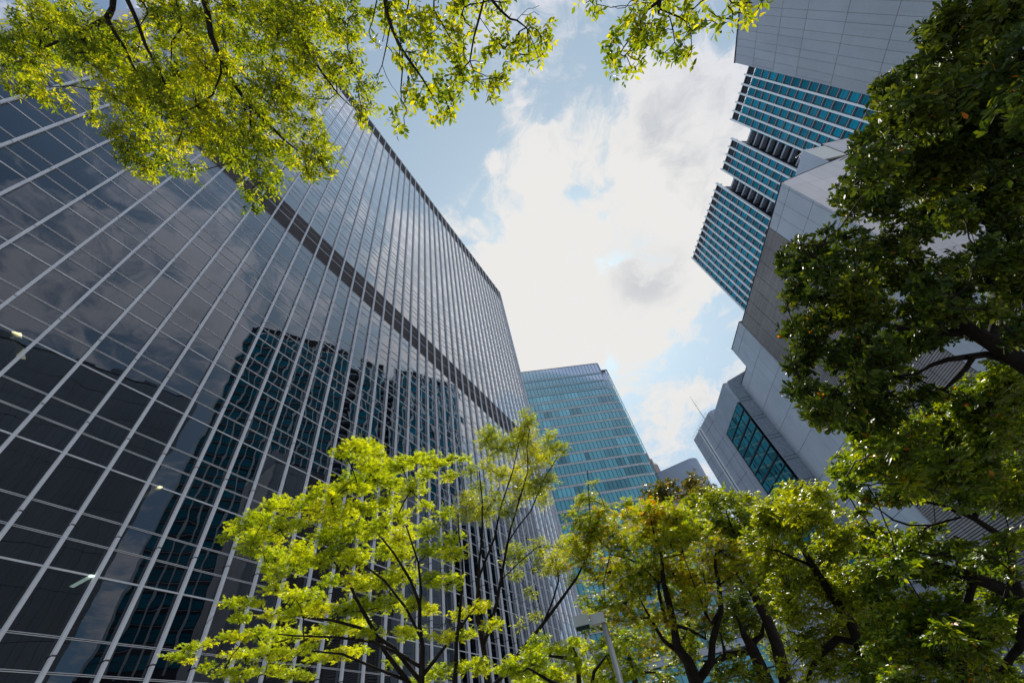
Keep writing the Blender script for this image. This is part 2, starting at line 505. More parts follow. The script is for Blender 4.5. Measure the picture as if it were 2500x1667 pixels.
# stepped block with the warm end wall and the long louvred face
W3 = empty('stepped_building', (48.327, -35.560, 0), 20.0)
tag(W3, 'stepped pale grey block with pinkish end wall and long brown corrugated face', 'office building')
zr = 59.1 + Z
b = MB(); b.box(1.2, 30.7, -28, -0.1, 0, zr - 0.05); b.box(30.75, 45.0, -24, -0.1, 0, 53.8 + Z); b.box(30.7, 39.0, -24, -0.1, 53 + Z, 59.4 + Z)
b.build('wall_core', M['joint'], W3)
hz = [59.05 + Z, 57.08 + Z] + [51.65 + Z - 5.6 * k for k in range(0, 9)] + [0.3]
mb = MB(); cladding(mb, [0.0, 0.45, 2.95, 5.2, 8.02], hz[::-1], -0.07, 0.0, 0.06, 0.08)
mb.build('cladding', M['panel'], W3)
cu = [8.06, 11.6, 14.8, 17.97, 21.0, 24.15, 27.3, 30.72]
for i in range(7):
    mb = MB(); z = 1.0
    zt = zr - 0.1
    while z < zt:
        mb.box(cu[i] + 0.05, cu[i + 1] - 0.05, -0.12, 0.0, z, min(z + 0.19, zt)); z += 0.29
    mb.build('corrugated_panel', M['corr'], W3)
mb = MB(); mb.box(-0.02, 30.7, -0.5, 0.03, zr, zr + 0.16); mb.build('roof_coping', M['joint'], W3)
# projecting slab at the far end
mb = MB(); hz4 = [59.62 + Z, 57.45 + Z, 51.85 + Z, 46.2 + Z, 40.75 + Z, 35.2 + Z, 29.6 + Z, 24 + Z, 18.4 + Z, 12.8 + Z, 7.2 + Z, 0.3]
cladding(mb, [30.78, 33.9, 36.4, 39.1], hz4[::-1], -0.08, 0.25, 0.06, 0.09)
hz5 = [53.96 + Z, 51.85 + Z] + hz4[3:]
cladding(mb, [39.1, 44.45, 45.12], hz5[::-1], -0.08, 0.12, 0.06, 0.09)
mb.build('cladding', M['panel'], W3)
mb = MB(); mb.box(30.7, 39.16, -0.6, 0.28, 59.65 + Z, 59.8 + Z); mb.build('roof_coping', M['joint'], W3); mb = MB(); mb.box(39.16, 45.16, -0.6, 0.15, 53.98 + Z, 54.12 + Z); mb.build('roof_coping', M['joint'], W3)
mb = MB(); mb.box(45.13, 45.2, -6, 0.12, 0, 53.9 + Z); mb.build('end_wall', M['panel'], W3)

# warm end wall: its own frame, u runs away to the right (negative)
a_ = math.radians(111.2 - 20)
WR = empty('end_wing', (0, 0, 0), 91.2); WR.parent = W3
def Rw(pts): return [(u, z + Z) for u, z in pts]
mb = MB()
# one panelled wall, as outlines between the joints (roof line climbs to the right)
def rooflim(u):
    if u > -11.25: return 59.15 + (-u) * (62.5 - 59.15) / 11.25
    if u > -15.45: return 62.5 + (-u - 11.25) * (63.6 - 62.5) / 4.2
    return 70.1
ue = [-0.03, -3.13, -5.58, -8.03, -10.5, -13.0, -15.45, -18.0, -20.5, -23.0, -25.5, -28.0, -30.5, -33]
for i in range(len(ue) - 1):
    zz_ = [0.5, 6.9, 12.5, 18.1, 23.7, 29.3, 34.8, 40.5, 46.05, 51.72, 57.22]
    if ue[i] <= -15.4: zz_ += [63.4]
    for j, z0 in enumerate(zz_):
        u0, u1 = ue[i] - 0.02, ue[i + 1] + 0.02
        if j < len(zz_) - 1:
            mb.prism([(u1, z0 + Z + 0.02), (u0, z0 + Z + 0.02), (u0, zz_[j + 1] + Z - 0.02), (u1, zz_[j + 1] + Z - 0.02)], -0.08, 0.0)
        else:
            mb.prism([(u1, z0 + Z + 0.02), (u0, z0 + Z + 0.02), (u0, rooflim(u0) + Z), (u1, rooflim(u1 + 1e-3) + Z)], -0.08, 0.0)
mb.build('warm_cladding', M['panel2'], WR)
mb = MB(); mb.prism(Rw([(-33, 0), (-0.1, 0), (-0.1, 59.0), (-11.25, 62.3), (-15.5, 63.4), (-15.5, 70.0), (-33, 70.0)]), -1.2, -0.1)
mb.build('wall_core', M['joint'], WR)
mb = MB(); mb.prism(Rw([(-11.25, 62.52), (0.02, 59.17), (0.02, 59.3), (-11.25, 62.65)]), -0.5, 0.03); mb.build('roof_coping', M['joint'], WR); mb = MB(); mb.prism(Rw([(-33, 70.12), (-15.4, 70.12), (-15.4, 70.25), (-33, 70.25)]), -0.5, 0.03)
mb.build('roof_coping', M['joint'], WR)
# rooftop box with beige face
mb = MB(); mb.box(-15.1, -11.03, -4.6, 0.02, 63.9 + Z, 69.07 + Z, 0)
pbx = mb.build('penthouse', M['panelbeige'], WR)
mb = MB(); mb.box(-11.03, -10.98, -4.6, 0.02, 57.0 + Z, 69.07 + Z, 0); mb.build('penthouse_side', M['panel'], WR)
mb = MB(); mb.box(-15.2, -11.2, -3.5, -0.25, 61.0 + Z, 63.9 + Z, 0); mb.box(-15.45, -15.1, -3, -0.3, 63.9 + Z, 69.5 + Z); mb.build('shadow_gap', M['joint'], WR)
mb = MB()
for k in range(3):
    mb.tube([(-12.2, -0.4 - k * 0.7, 69.0 + Z), (-12.6, -0.7 - k * 0.5, 70.6 + Z)], 0.07, 5)
    mb.tube([(-11.2, -0.4 - k * 0.7, 69.0 + Z), (-12.0, -0.7 - k * 0.5, 70.6 + Z)], 0.07, 5)
mb.tube([(-12.9, -0.5, 70.5 + Z), (-11.3, -1.8, 70.6 + Z)], 0.08, 5); mb.tube([(-13.3, -1.6, 70.0 + Z), (-12.0, -0.4, 70.1 + Z)], 0.06, 5)
mb.tube([(-13.4, -0.5, 69.7 + Z), (-12.6, -0.6, 70.3 + Z)], 0.12, 6)
mb.build('window_cleaning_cradle', M['steel'], WR)

# ------------------------------------------------------------------ tall fin-clad tower, far right
T = empty('finned_tower', (169.81, -60.26, 0), 30.0)
tag(T, 'very tall tower of white vertical fins and deep teal windows with two stepped recesses', 'office building')
zt3, zt1 = 187.2 + Z, 192.3 + Z
sections = [(-42.3, 0.0, zt3, 'g3'), (-63.3, -49.35, zt3, 'g2'), (-120.0, -70.4, zt1, 'g1')]
FL = 4.68
zfl = [182.9 + Z - FL * k for k in range(0, 30)]
b = MB()
for u0, u1, zt, nm in sections:
    b.box(u0 + 0.1, u1 - 0.1, -30, -0.75, 40, zt - 4.3)
    b.box(u0 + 3.6, u1 - (3.6 if nm != 'g1' else 3.6), -26, -6, zt - 4.4, zt - 1.2)
b.box(-121, -1, -30, -5.0, 40, 180.3 + Z)
b.build('wall_core', M['navy'], T)
bays = []
for u0, u1, zt, nm in sections:
    n_ = int(round((u1 - u0) / 3.525)); st = (u1 - u0) / n_
    for k in range(n_ + 1):
        u = u1 - k * st
        f = MB(); f.box(u - 0.30, u + 0.30, -0.70, 0.55, 42, zt + 0.5, 0)
        f.build('fin', M['white'], T)
        if k < n_: bays.append((u - st + 0.30, u - 0.30, zt, nm))
    top = MB()
    top.box(u0 + 0.3, u1 - 0.3, -0.55, -0.05, zt - 0.7, zt - 0.1)
    for z in (zt - 2.0, zt - 3.2): top.box(u0 + 0.3, u1 - 0.3, -0.45, -0.25, z, z + 0.18)
    for z in (zt - 0.6, zt - 4.6): top.box(u0 + 0.2, u0 + 0.6, -2.6, -0.6, z, z + 0.3); top.box(u1 - 0.6, u1 - 0.2, -2.6, -0.6, z, z + 0.3)
    for k in range(n_ * 3):
        uu = u0 + (k + 0.5) * (u1 - u0) / (n_ * 3)
        top.box(uu - 0.06, uu + 0.06, -0.5, -0.35, zt - 4.4, zt - 0.2)
    for k in range(n_):   # diagonal bracing behind the open crown
        uu = u0 + k * st
        top.tube([(uu, -3.0, zt - 4.2), (uu + st, -3.0, zt - 0.4)], 0.14, 4)
    top.build('crown_lattice', M['aludark'], T)
    sc = MB(); sc.box(u0 + 0.3, u1 - 0.3, -0.33, -0.30, zt - 4.3, zt - 0.7); sc.build('crown_screen', M['screen'], T)
# dark spandrel band at every floor, in front of the core
sp = MB()
for z in zfl:
    for u0, u1, zt, nm in sections:
        sp.box(u0 + 0.3, u1 - 0.3, -0.72, -0.12, z - 1.45, z, 0)
        sp.box(u0 + 0.3, u1 - 0.3, -0.12, -0.05, z - 0.62, z - 0.50, 1)
tag(sp.build('spandrel_band', [M['navy'], M['alu']], T))


def tower_window(mb, it):
    u0, u1, z0, z1, tv = it
    mb.box(u0 + 0.05, u1 - 0.25, -0.30, -0.26, z0 + 0.05, z1 - 0.05, 0)
    mb.box(u0, u1, -0.40, -0.35, z0, z1, 1)
    zc = z0 + (z1 - z0) * 0.62
    mb.box(u0, u1, -0.255, -0.20, zc, zc + 0.09, 1)
    uc = u0 + (u1 - u0) * 0.5


cand = []
rt = random.Random(3)
for u0, u1, zt, nm in bays:
    for z in zfl:
        zz0, zz1 = z - FL, z - 1.45
        if nm == 'g1' and z == zfl[0]:
            extra = (u0, u1, zfl[0], zfl[0] + 4.4, rt.random())
            cand.append((pic_area([local_to_world(T, p) for p in ((u0, 0, extra[2]), (u1, 0, extra[2]), (u1, 0, extra[3]), (u0, 0, extra[3]))]), extra))
        it = (u0, u1, zz0, zz1, rt.random())
        cand.append((pic_area([local_to_world(T, p) for p in ((u0, 0, zz0), (u1, 0, zz0), (u1, 0, zz1), (u0, 0, zz1))]), it))
big, rest = largest(cand)
for it in big:
    mb = MB(); tower_window(mb, it); o = mb.build('window', [M['tealT'], M['navy']], T); add_tint(o, [it[4]] * len(mb.f))
mb = MB(); tv = []
for it in rest:
    n0 = len(mb.f); tower_window(mb, it); tv += [it[4]] * (len(mb.f) - n0)
o = mb.build('window', [M['tealT'], M['navy']], T); add_tint(o, tv); tag(o, kind='stuff')
# recesses: dark balconies with pale slab edges
for u0, u1 in ((-49.35, -42.3), (-70.4, -63.3)):
    rc = MB()
    for z in [180.0 + Z - FL * k for k in range(0, 22)]:
        rc.box(u0 + 0.2, u1 - 0.2, -4.8, -2.6, z - 0.9, z, 0)
        rc.box(u0 + 0.3, u0 + 1.2, -2.7, -1.0, z - 3.6, z - 1.6, 1)
    rc.build('balcony_slab', [M['slate'], M['tealT']], T)
    add_tint(T.children[-1] if False else COL.objects[-1], [0.5] * len(COL.objects[-1].data.polygons))

# ------------------------------------------------------------------ teal tower, centre
C = empty('teal_tower', (150.135, 12.945, 0), 119.7)
tag(C, 'pale teal curtain-walled tower with thin grey floor bands standing at the centre', 'office building')
ztc = 131.6 + Z; zt2 = 127.1 + Z
b = MB(); b.box(0.2, 62, -34, -0.35, 0, ztc - 0.2); b.box(-3.0, 0.2, -34, -1.0, 0, zt2 - 0.3); b.build('wall_core', M['navy'], C)
FC = 4.40
rows = [ztc - 0.9] + [120.6 + Z + 5.3, 120.6 + Z] + [115.6 + Z - FC * k for k in range(0, 27)]
rows = [120.9 + Z + 4.6, 120.9 + Z] + [116.4 + Z - FC * k for k in range(0, 27)]
rc = random.Random(11)
PW = 1.59
for i, z in enumerate(rows):
    zl = rows[i + 1] if i + 1 < len(rows) else z - FC
    if zl < 0: break
    band = MB(); faint = i < 3
    u = 0.0
    while u < 61:
        band.box(u + 0.04, u + PW / 2 - 0.04, -0.1, 0.03, z - 0.55, z - 0.06, 0)
        band.box(u + PW / 2 + 0.04, u + PW - 0.04, -0.1, 0.03, z - 0.55, z - 0.06, 0)
        band.box(u + 0.04, u + PW - 0.04, -0.1, 0.02, z - 1.02, z - 0.6, 1 if faint else 0); u += PW
    band.box(0, 61.5, -0.02, 0.05, z - 0.06, z + 0.02, 2); band.box(0, 61.5, -0.02, 0.05, z - 1.1, z - 1.03, 2)
    for k in range(3):
        u = -2.9 + k * 0.98
        if z < zt2: band.box(u + 0.03, u + 0.92, -0.8, -0.42, z - 1.0, z - 0.06, 0)
    o = band.build('floor_band', [M['greyband'], M['tealC'], M['navy']], C); add_tint(o, [0.4] * len(band.f))
def ribbon(z0, z1, faint=False):
    rib = MB(); tv = []
    u = 0.0; k = 0; cur = 0.5; run = 0
    while u < 61:
        if run <= 0:
            run = rc.choice((1, 2, 3, 4, 5)); cur = rc.choice((0.55, 0.6, 0.65, 0.7, 0.12, 0.9, 0.6, 0.35)) if not faint else 0.45
        run -= 1
        ax = rc.gauss(0, 0.002)
        rib.quad((u + 0.05, 0.0, z0), (u + PW - 0.05, ax, z0), (u + PW - 0.05, ax, z1), (u + 0.05, 0.0, z1), 0); tv.append(min(1, max(0, cur + rc.gauss(0, 0.05))))
        rib.box(u - 0.045, u + 0.045, -0.1, 0.14, z0, z1, 1); tv += [0] * 6
        u += PW
    for j in range(3):
        uu = -2.9 + j * 0.98
        if z1 < zt2 + 1:
            rib.quad((uu, -0.5, z0), (uu + 0.9, -0.5, z0), (uu + 0.9, -0.5, z1), (uu, -0.5, z1), 0); tv.append(0.65)
            rib.box(uu - 0.04, uu + 0.04, -0.55, -0.42, z0, z1, 1); tv += [0] * 6
    o = rib.build('ribbon_window', [M['tealC'], M['navy']], C); add_tint(o, tv)
ribbon(rows[0] + 0.02, ztc - 0.1, True)
for i, z in enumerate(rows):
    z0 = (rows[i + 1] if i + 1 < len(rows) else z - FC) + 0.02
    if z0 < 0: break
    ribbon(z0, z - 1.1, i < 2)
mb = MB(); mb.box(-0.15, 61.5, -0.6, 0.12, ztc - 0.12, ztc + 0.08); mb.build('roof_coping', M['aludark'], C); mb = MB(); mb.box(-3.7, 0, -1.2, -0.35, zt2 - 0.1, zt2 + 0.05); mb.build('roof_coping', M['aludark'], C)
# glass fins standing past the corners like ladders
for (ua, ub, va, z0, z1) in ((-0.75, -0.05, -0.1, zt2 - 3, ztc), (-3.75, -3.05, -0.5, 0, zt2)):
    ld = MB()
    ld.box(ua, ua + 0.1, va - 0.1, va + 0.06, z0, z1, 0)
    z = z1 - 0.1
    while z > z0:
        ld.box(ua, ub, va - 0.08, va + 0.04, z - 0.12, z, 0); z -= FC * (1.0 if int((z1 - z) / 2.2) % 2 else 0.25) if z1 - z > 8 else 1.5
    ld.quad((ua + 0.1, va, z0), (ub, va, z0), (ub, va, z1), (ua + 0.1, va, z1), 1)
    ld.build('corner_glass_fin', [M['navy'], M['screen']], C)

# ------------------------------------------------------------------ slate block with the glazed corner
W5 = empty('granite_pier', (90.707, -20.134, 0), 110.0)
tag(W5, 'narrow dark granite pier with thin double joints beside the glazed corner', 'stair tower')
mb = MB(); mb.prism([(-6, 0), (2.75, 0), (2.72, 54.4 + Z), (2.35, 55.75 + Z), (-3.2, 57.5 + Z), (-6, 58.4 + Z)], -0.45, 0); mb.build('wall', M['granite'], W5)
for k in range(10):
    for dz in (0.0, -0.75):
        z = 50.35 - 5.0 * k + Z + dz
        mb = MB(); mb.box(-0.2, 2.76, -0.02, 0.02, z, z + 0.10); mb.build('joint', M['joint'], W5)

W6 = empty('glazed_corner_building', (97.226 - 0.03, -18.166, 0), 21.0)
tag(W6, 'slate grey building with a tall diagonal-braced glass corner set under its roof', 'office building')
zg = 53.95 + Z
b = MB(); b.box(0, 13.4, -14, 0, zg, 60.2 + Z); b.build('upper_wall', M['slate'], W6)
b = MB(); b.box(13.0, 22, -14, -0.6, 0, 60.2 + Z); b.box(0.8, 20, -14, -8, 0, zg); b.build('inner_wall', M['tealdark'], W6)
for k in range(12):
    z = zg - 4.9 * k
    if z < 5: break
    b = MB(); b.box(0.3, 13, -12, -0.35, z - 5.0 + 0.1, z - 4.6, 0); b.build('floor_slab', M['tealdark'], W6)
gl = MB()
gl.quad((0, -0.12, 3), (13.1, -0.12, 3), (13.1, -0.12, zg), (0, -0.12, zg), 0)
gl.quad((0, -0.12, 3), (0, -8, 3), (0, -8, zg), (0, -0.12, zg), 0)
gl.build('corner_glazing', M['tealD'], W6)
fr = MB()
z = zg - 2.45; k = 0
while z > 4:
    t_ = 0.16 if k % 2 == 1 else 0.07
    fr.box(-0.1, 13.1, -0.16, 0.08, z - t_, z + t_); fr.box(-0.12, 0.05, -8, 0.05, z - t_, z + t_)
    z -= 2.45; k += 1
for u in (0.0, 3.2, 6.4, 9.6, 12.9): fr.box(u - 0.05, u + 0.05, -0.2, -0.05, 3, zg)
for v in (-2, -4, -6): fr.box(-0.08, 0.04, v - 0.05, v + 0.05, 3, zg)
for k in range(8):
    z = zg - 0.2 - 9.8 * k / 1.0
    if z < 12: break
    fr.tube([(0.2, -1.2, z), (12.8, -1.2, z - 9.8)], 0.10, 5); fr.tube([(12.8, -1.4, z), (0.2, -1.4, z - 9.8)], 0.08, 5)
fr.build('glazing_frame', M['navy'], W6)
P7 = (122 * math.cos(math.radians(-3)), 122 * math.sin(math.radians(-3)), 0)
W7 = empty('curved_top_building', P7, 31.0)
tag(W7, 'slate grey wing with twin vertical pipes and a roof handrail left of the glazed corner', 'office building')
pts = [(0.35, 0)]
for k in range(8):
    t = k / 7; pts.append((-13.0 - 2.5 * t, -0.9 * t * t * 3))
b = MB(); z7 = 62.4 + Z
outl = [(0.35, 0.0), (-12.6, 0.0), (-13.4, -0.5), (-14.0, -1.8), (-14.2, -4), (-14.2, -14), (0.35, -14)]
b.plan(outl[::-1] if True else outl, 0, z7); b.build('wall', M['slate'], W7)
for k in range(12):
    z = z7 - 5.2 * (k + 0.55)
    if z > 1:
        mb = MB(); mb.box(-12.6, 0.36, -0.03, 0.015, z - 0.04, z + 0.04); mb.build('joint', M['joint'], W7)
for u in (-2.2, -8.5, -11.6):
    mb = MB(); mb.box(u - 0.04, u + 0.04, -0.03, 0.014, 1, z7 - 0.1); mb.build('joint', M['joint'], W7)
for u in (-4.65, -5.75):
    mb = MB(); mb.box(u - 0.2, u + 0.2, 0.0, 0.3, 1, z7 + 0.1); mb.build('vertical_pipe', M['white'], W7)
mb = MB(); mb.box(-5.58, -4.82, 0.001, 0.03, 1, z7 - 0.1); mb.build('pipe_recess', M['joint'], W7)
mb = MB(); mb.tube([(0.3, -0.1, z7 + 0.9), (-11.5, -0.1, z7 + 0.9)], 0.05, 5); mb.tube([(0.3, -0.1, z7 + 0.45), (-11.5, -0.1, z7 + 0.45)], 0.03, 5)
for k in range(9): mb.tube([(0.3 - k * 1.47, -0.1, z7), (0.3 - k * 1.47, -0.1, z7 + 0.9)], 0.04, 5)
mb.build('handrail', M['white'], W7)
mb = MB(); mb.tube([(-8.88, -0.6, z7), (-8.88, -0.6, z7 + 4), (-8.9, -0.6, z7 + 9.3)], [0.09, 0.07, 0.03], 6); mb.build('antenna_mast', M['aludark'], W7)

# low curved-corner block far away and the brown block behind the teal tower
W8 = empty('rounded_building', (170 * math.cos(math.radians(-1.8)), 170 * math.sin(math.radians(-1.8)), 0), 88.0)
tag(W8, 'distant plain pale blue-grey building with a rounded corner above the trees', 'office building')
pl_ = [(26, 0), (2.9, 0)] + [(2.9 - 3.4 * math.sin(t), -3.4 + 3.4 * math.cos(t)) for t in np.linspace(0.12, math.pi / 2, 12)] + [(-0.5, -16), (26, -16)]
b = MB(); b.plan(pl_[::-1] if False else pl_, 0, 80.16 + Z); b.build('wall', M['paleblue'], W8)
mb = MB(); mb.box(4.7, 9.4, -0.05, 0.03, 66 + Z, 73.1 + Z); mb.build('window', M['tealD'], W8)
mb = MB(); mb.plan([(p[0] * 1.0 + (0.08 if p[0] > 20 else -0.06), p[1] + (0.06 if p[1] > -15 else -0.06)) for p in pl_], 80.16 + Z, 80.35 + Z); mb.build('roof_coping', M['slate'], W8)
BB = empty('brown_building', (300 * math.cos(math.radians(2)), 300 * math.sin(math.radians(2)), 0), 119.7)
tag(BB, 'sliver of pinkish brown building peeking out behind the right edge of the teal tower', 'office building')
mb = MB(); mb.box(6.5, 34, -20, 0, 0, 145.6 + Z); mb.box(8.4, 34, -18, -0.5, 145.6 + Z, 151 + Z); mb.box(9.6, 34, -18, -1.0, 151 + Z, 156.5 + Z); mb.build('wall', M['brownb'], BB)
for k in range(3):
    mb = MB(); mb.box(7.2 + k * 0.9, 7.6 + k * 0.9, -0.05, 0.05, 100, 137 + Z); mb.build('window_strip', M['navy'], BB)
mb = MB(); mb.box(7.0, 9.5, -1.5, -0.4, 145.7 + Z, 146.6 + Z); mb.tube([(7.4, -0.8, 146 + Z), (7.2, -0.8, 148.3 + Z)], 0.12, 5); mb.build('roof_unit', M['steel'], BB)
# low glazed podium glimpsed between the trunks
PD = empty('glass_podium', (70, 0, 0), 110.0)
tag(PD, 'low pale teal glass podium glimpsed between the dark tree trunks at the bottom', 'glass building')
mb = MB(); mb.box(2, 34, -12, -0.1, 0, 9.6); mb.build('wall_core', M['navy'], PD)
for k in range(4):
    mb = MB(); u = 2
    while u < 33.5:
        mb.quad((u + 0.04, 0, k * 2.4 + 0.08), (u + 1.06, 0, k * 2.4 + 0.08), (u + 1.06, 0, k * 2.4 + 2.3), (u + 0.04, 0, k * 2.4 + 2.3)); u += 1.1
    o = mb.build('ribbon_window', M['tealC'], PD); add_tint(o, [0.9 if random.random() < .7 else 0.6 for _ in mb.f])
mb = MB(); mb.box(1.8, 34.2, -12, 0.5, 9.62, 10.1); mb.build('roof', M['panel'], PD)
AX = empty('annex_building', (70, 0, 0), 110.0)
tag(AX, 'low pale blue ribbed annex wall with a vertical pipe, glimpsed at the bottom right', 'building')
mb = MB(); mb.box(-26, 1.9, -10, -0.1, 0, 11.5); mb.build('wall_core', M['paleblue'], AX)
mb = MB(); u = -26
while u < 1.7: mb.box(u, u + 0.22, -0.1, 0.0, 0.05, 11.4); u += 0.3
mb.build('ribbed_wall', M['paleblue'], AX)
mb = MB(); mb.tube([(-3.6, 0.12, 0), (-3.6, 0.12, 11.4)], 0.09, 8); mb.tube([(-4.0, 0.12, 0), (-4.0, 0.12, 11.4)], 0.06, 8); mb.build('vertical_pipe', M['white'], AX)
mb = MB(); mb.box(-26, 1.9, -10, 0.15, 11.52, 11.8); mb.build('roof_coping', M['slate'], AX)
#TREES#
# ------------------------------------------------------------------ trees
def leafmat(name, stops, trans=0.45, rough=0.4, tcol=1.0, spec=0.5, tr=2.35):
    """leaf: colour varies from leaf to leaf (attribute tint), thin and translucent"""
    mt, n = mat(name)
    tn = n.n('ShaderNodeAttribute', attribute_name='tint').outputs['Fac']
    cr = n.n('ShaderNodeValToRGB', {0: tn})
    el = cr.color_ramp.elements
    el[0].position, el[0].color = stops[0][0], stops[0][1] + (1,)
    el[1].position, el[1].color = stops[-1][0], stops[-1][1] + (1,)
    for p, c in stops[1:-1]:
        e = el.new(p); e.color = c + (1,)
    col = cr.outputs[0]
    b = n.n('ShaderNodeBsdfPrincipled', {'Base Color': col, 'Roughness': rough, 'Specular IOR Level': spec}).outputs[0]
    tc_ = n.mix(1.0, col, (tr * tcol, 2.0 * tcol, 0.3 * tcol, 1), 'MULTIPLY')
    t = n.n('ShaderNodeBsdfTranslucent', {'Color': tc_}).outputs[0]
    out(n, n.n('ShaderNodeMixShader', {0: trans, 1: b, 2: t}).outputs[0])
    return mt


LM = dict(
    zelk=leafmat('bright_spring_leaf', [(0.0, (0.03, 0.07, 0.006)), (0.42, (0.15, 0.22, 0.010)), (0.8, (0.34, 0.38, 0.015)), (1.0, (0.46, 0.46, 0.02))], 0.55, 0.35),
    maple=leafmat('yellow_green_leaf', [(0.0, (0.11, 0.20, 0.01)), (0.35, (0.31, 0.42, 0.018)), (0.75, (0.50, 0.57, 0.02)), (1.0, (0.62, 0.60, 0.02))], 0.52, 0.4, tr=2.25),
    slender=leafmat('narrow_green_leaf', [(0.0, (0.10, 0.17, 0.02)), (0.5, (0.28, 0.36, 0.05)), (1.0, (0.50, 0.52, 0.09))], 0.45, 0.35),
    autumn=leafmat('turning_leaf', [(0.0, (0.08, 0.14, 0.01)), (0.40, (0.28, 0.34, 0.015)), (0.72, (0.44, 0.40, 0.02)), (0.86, (0.50, 0.24, 0.02)), (1.0, (0.48, 0.13, 0.02))], 0.50, 0.4, tr=1.95),
    mid=leafmat('mid_green_leaf', [(0.0, (0.04, 0.09, 0.01)), (0.5, (0.15, 0.22, 0.015)), (1.0, (0.34, 0.40, 0.02))], 0.422, 0.4, spec=0.4),
    olive=leafmat('olive_brown_leaf', [(0.0, (0.04, 0.055, 0.012)), (0.6, (0.13, 0.14, 0.02)), (1.0, (0.28, 0.19, 0.03))], 0.35, 0.35),
    glossy=leafmat('glossy_green_leaf', [(0.0, (0.03, 0.07, 0.01)), (0.6, (0.13, 0.21, 0.014)), (0.99, (0.33, 0.38, 0.02)), (1.0, (0.6, 0.22, 0.02))], 0.42, 0.42, spec=0.4),
    thick=leafmat('leathery_dark_leaf', [(0.0, (0.012, 0.03, 0.008)), (0.6, (0.055, 0.095, 0.010)), (0.99, (0.17, 0.21, 0.02)), (1.0, (0.6, 0.20, 0.03))], 0.27, 0.5, spec=0.25),
)
BARK = plain('dark_bark', (0.022, 0.018, 0.017), 0.85, 0.0, 0.35, 6.0, spec=0.2, bump=0.8)

# leaf outlines: x along the leaf, y across, z up; one unit long
def T_lance(wd):
    return np.array([(0, 0, 0), (.32, wd, .035), (.72, wd * .62, .0), (1, 0, -.09), (.72, -wd * .62, .0), (.32, -wd, .035), (.45, 0, -.02)]), \
        [(0, 6, 2, 1), (6, 3, 2), (0, 5, 4, 6), (6, 4, 3)]
def T_obov(wd):
    return np.array([(0, 0, 0), (.35, wd * .7, .03), (.72, wd, .02), (1, 0, -.07), (.72, -wd, .02), (.35, -wd * .7, .03), (.5, 0, -.035)]), \
        [(0, 6, 2, 1), (6, 3, 2), (0, 5, 4, 6), (6, 4, 3)]
def T_maple():
    V = [(0.12, 0, 0)]; F = []
    for an, ln in ((-100, .45), (-52, .78), (0, 1.0), (52, .78), (100, .45)):
        a = math.radians(an); c, s_ = math.cos(a), math.sin(a); n = len(V)
        hw = 0.105
        V += [(.12 + c * ln * .45 - s_ * hw, s_ * ln * .45 + c * hw, .03), (.12 + c * ln, s_ * ln, -.10), (.12 + c * ln * .45 + s_ * hw, s_ * ln * .45 - c * hw, .03)]
        F.append((0, n + 2, n + 1, n))
    return np.array(V), F


def leaf_mesh(name, pos, ax, nr, size, tint, tmpl, mt, parent):
    V, F = tmpl
    n = len(pos)
    ax = ax / (np.linalg.norm(ax, axis=1, keepdims=True) + 1e-9)
    sd = np.cross(nr, ax); sd /= np.linalg.norm(sd, axis=1, keepdims=True) + 1e-9
    nr = np.cross(ax, sd)
    P = pos[:, None, :] + size[:, None, None] * (V[None, :, 0:1] * ax[:, None, :] + V[None, :, 1:2] * sd[:, None, :] + V[None, :, 2:3] * nr[:, None, :])
    P = P.reshape(-1, 3)
    k = len(V)
    lt = np.array([len(f) for f in F]); flat = np.concatenate([np.array(f) for f in F])
    loops = (np.arange(n)[:, None] * k + flat[None, :]).ravel()
    tot = np.tile(lt, n); start = np.concatenate([[0], np.cumsum(tot)[:-1]])
    me = bpy.data.meshes.new(name)
    me.vertices.add(len(P)); me.vertices.foreach_set('co', P.ravel().astype(np.float32))
    me.loops.add(len(loops)); me.loops.foreach_set('vertex_index', loops.astype(np.int32))
    me.polygons.add(len(tot)); me.polygons.foreach_set('loop_start', start.astype(np.int32)); me.polygons.foreach_set('loop_total', tot.astype(np.int32))
    me.polygons.foreach_set('use_smooth', np.ones(len(tot), bool))
    me.update(calc_edges=True)
    a = me.attributes.new('tint', 'FLOAT', 'POINT')
    a.data.foreach_set('value', np.repeat(tint, k).astype(np.float32))
    me.materials.append(mt)
    o = bpy.data.objects.new(name, me); COL.objects.link(o); o.parent = parent
    return o


def unit(v): return v / (np.linalg.norm(v, axis=-1, keepdims=True) + 1e-9)


